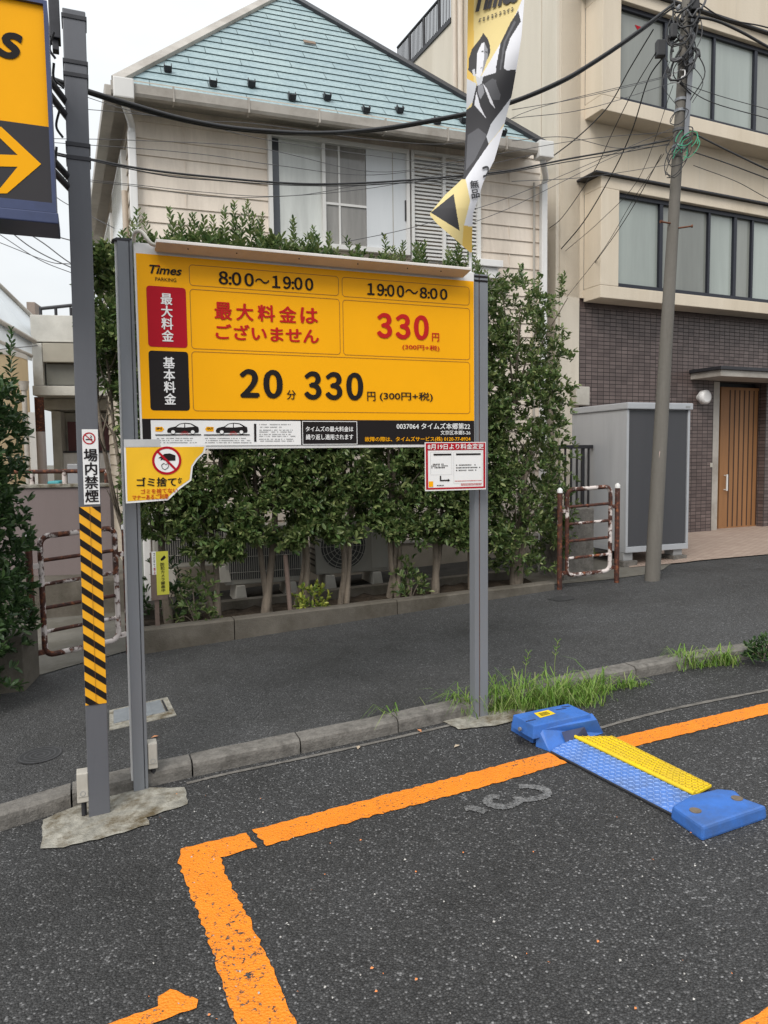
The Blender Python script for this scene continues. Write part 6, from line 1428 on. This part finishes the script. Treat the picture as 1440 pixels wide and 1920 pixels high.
ybo = thing('cream_building','rounded cream rendered building with a grey downspout at the far left','building',yb.P(yb.st(30,900)[0],.1,-1))
sA_, sB_ = yb.st(-120,760)[0], yb.st(63,760)[0]; zt5 = yb.st(40,662)[1]; r_ = 1.0; mb = MB()
prof = [(sA_,0)]+[(sB_-r_+r_*sin(radians(6*k)), -r_+r_*cos(radians(6*k))) for k in range(16)]+[(sB_,-4),(sA_,-4)]
mb.hexa([yb.P(s_,-.5,n_) for s_,n_ in prof],[yb.P(s_,zt5,n_) for s_,n_ in prof]); build(mb,'rounded_wall',M_CREAM,ybo)
mb = MB(); mb.hexa([yb.P(s_*1.0,zt5+.001,n_+.02) for s_,n_ in prof],[yb.P(s_,zt5+.07,n_+.02) for s_,n_ in prof]); build(mb,'parapet_cap',M_WHITE,ybo)
c_ = yb.st(45,735); mb = MB(); mb.tube([yb.P(c_[0],-.2,.0),yb.P(c_[0],yb.st(45,730)[1],.0)],.035,10); mb.tube([yb.P(c_[0],yb.st(45,732)[1],.0),yb.P(c_[0],yb.st(45,715)[1],.0)],.05,10,True,.075); build(mb,'downspout',M_GUT,ybo)
mb = MB(); mb.pbox(yb,yb.st(59,850)[0],yb.st(72,850)[0],-.3,yb.st(65,770)[1],-.6,-.4); build(mb,'grey_side_post',M_ALU,ybo)
M_POLY = pm('corrugated_plastic',(.66,.7,.73),.25,0,.06,3,0,60,.5,True)
can = thing('plastic_canopy','pale translucent plastic canopy roof rising at the left edge behind the cream building','canopy',at(30,700,13))
def slabq(mb, pts, th): 
    d = Vector((0,0,-th)); p = [Vector(x) for x in pts]; return mb.hexa([x+d for x in p],p)
mb = MB(); slabq(mb,[at(-70,470,12.2),at(66,602,13.4),at(66,640,12.4),at(-70,560,11.2)],.05); build(mb,'canopy_roof',M_POLY,can)
mb = MB(); slabq(mb,[at(-70,565,11.25),at(60,640,12.4),at(60,670,12.2),at(-70,640,11.0)],.06); build(mb,'canopy_wall',M_POLY,can)
mb = MB(); mb.tube([at(-70,468,12.15),at(67,601,13.35)],.04,6); mb.tube([at(-70,562,11.2),at(66,641,12.35)],.04,6); mb.tube([at(-70,610,11.1),at(60,668,12.2)],.03,6); build(mb,'canopy_edge',M_GUT,can)
mb = MB(); bx_ = fpl(58,580,15,10); a = bx_.rect((50,566),(66,566),(66,600),(50,600)); mb.pbox(bx_,a[0],a[1],a[2]-.3,a[3],-.5,0); build(mb,'roof_box',pm('brown_box',(.25,.2,.17),.7),can,.01)
cy = fpl(100,905,8.2,8); a = cy.rect((88,897),(112,897),(112,913),(88,913)); b_ = G(cy.o.x,cy.o.y)
mb = MB(); mb.pbox(cy,a[0],a[1],b_,a[3]-.03,-.3,0); tag(build(mb,'plastic_crate',pm('teal_plastic',(.02,.27,.3),.45,0,.08,4),None,.02),'teal plastic bin peeping over the low mauve wall','bin')
a = cy.rect((124,870),(148,870),(148,913),(124,913)); mb = MB(); mb.pbox(cy,a[0],a[1],b_,a[3],-.35,-.05); tag(build(mb,'grey_cabinet',pm('cabinet_grey',(.3,.3,.31),.5,0,.05,4),None,.01),'plain grey cabinet behind the low mauve wall beside the teal bin','cabinet')
# concrete slab edging under the left shrub
e_ = fpl(38,1290,street(38,1297).y,10); a = e_.rect((20,1195),(53,1195),(53,1297),(20,1297)); mb = MB(); mb.pbox(e_,a[0]-.5,a[1]-.03,a[2]-.1,a[3],-.35,0); tag(build(mb,'concrete_slab',M_PLANT,None,.006),'dark concrete slab edging at the foot of the left edge shrub','kerb slab')
# drain cover and round cover in the street
def cover():
    o = thing('drain_cover','steel plate drain cover in a pale concrete frame between the two left posts','drain',street(265,1340))
    q = [street(*p) for p in ((205,1370),(331,1342),(314,1308),(205,1333))]
    mb = MB(); up_ = Vector((0,0,.004)); c = sum(q,Vector())/4; mb.hexa([p-Vector((0,0,.02)) for p in q],[p+up_ for p in q]); build(mb,'concrete_frame',M_PATCH,o)
    i_ = [street(*p) for p in ((213,1358),(310,1336),(300,1314),(213,1334))]; mb = MB(); mb.hexa([p for p in i_],[p+Vector((0,0,.007)) for p in i_])
    for f in (.25,.5,.75): a, b = i_[0].lerp(i_[1],f), i_[3].lerp(i_[2],f); d = (i_[1]-i_[0]).normalized()*.004; mb.hexa([a-d,a+d,b+d,b-d],[p+Vector((0,0,.0095)) for p in (a-d,a+d,b+d,b-d)])
    build(mb,'steel_plate',pm('galvanised',(.26,.28,.3),.5,.35,.15,14),o)
    mb = MB(); a = [street(*p) for p in ((302,1314.5),(305,1313.5),(316,1334.5),(311.5,1335.5))]; mb.quad(*[p+Vector((0,0,.0062)) for p in a]); build(mb,'lifting_slot',M_DARK,o)
cover()
c = street(75,1417); mb = MB(); mb.disc(c+Vector((0,0,.005)),(1,0,.02),(0,1,.02),.105,32); mv = thing('round_cover','small round iron cover in the asphalt left of the striped column','drain',c); build(mb,'iron_disc',pm('iron_cover',(.05,.05,.052),.6,.3,.3,40),mv)
mb = MB()
for r_ in (.1,.075,.05,.025): mb.disc(c+Vector((0,0,.0062)),(1,0,.02),(0,1,.02),r_,32,r_-.008)
build(mb,'iron_rings',pm('iron_ring',(.085,.085,.088),.5,.3,.2,40),mv)
gpoly('tar_patch',[[(1028,1124),(1045,1118),(1075,1119),(1078,1124),(1050,1128)]],pm('tar_patch',(.035,.035,.036),.7,0,.3,40,.5,120),KH+.004,.006,.03,street)
# a few fallen leaves and paint crumbs
rr = random.Random(21)
LF = [(1045/3.6,1150+835/3.6,1,'orange fallen leaf in the street beside the small grey box'),(283/3.27+700,1200+557/3.27,0,'orange fallen leaf on the lot under the kerb'),(460/3.27+700,1200+468/3.27,0,'dry brown leaf on the kerb left of the right post'),(672,1402,0,'pale dry leaf on the lot near the middle of the kerb'),(512/3.27+700,1200+652/3.27,0,'dry twig like leaf on the lot left of the blue box')]
for px,py,st2,lb in LF:
    c = (street if st2 else gnd)(px,py,.006); a = rr.uniform(0,3); d = Vector((cos(a),sin(a),0)); e = Vector((-sin(a),cos(a),0)); mb = MB()
    mb.add([c-d*.02,c+e*.011+Vector((0,0,.006)),c+d*.02+Vector((0,0,.003)),c-e*.011+Vector((0,0,.006)),c],[(0,4,1),(4,2,1),(0,3,4),(3,2,4)]); tag(build(mb,'fallen_leaf',pm('dry_leaf',(.45,.2,.09),.7,0,.3,60) if 'orange' in lb else pm('dry_leaf_pale',(.42,.34,.25),.8,0,.2,60),None),lb,'leaf')

# crumbs of paint and grit on the lot
rr = random.Random(33); mb = MB(); mw = MB()
for k in range(150):
    px, py = rr.uniform(250,1430), rr.uniform(1460,1915); p = gnd(px,py,.005); a = rr.uniform(0,3.1); r_ = rr.uniform(.002,.0065); d = Vector((cos(a)*r_,sin(a)*r_,0)); e = Vector((-sin(a)*r_*.6,cos(a)*r_*.6,.001))
    (mb if rr.random()<.28 else mw).add([p-d,p+e+Vector((0,0,.002)),p+d,p-e+Vector((0,0,.001))],[(0,3,2,1)])
tag(build(mb,'paint_crumbs',M_ORANGE if False else pm('crumb_orange',(.75,.26,.08),.8),None),'orange paint crumbs scattered over the dark lot','debris',None,'stuff')
tag(build(mw,'grit',pm('grit_pale',(.5,.48,.45),.8,0,.3,90),None),'pale grit scattered over the dark lot','debris',None,'stuff')
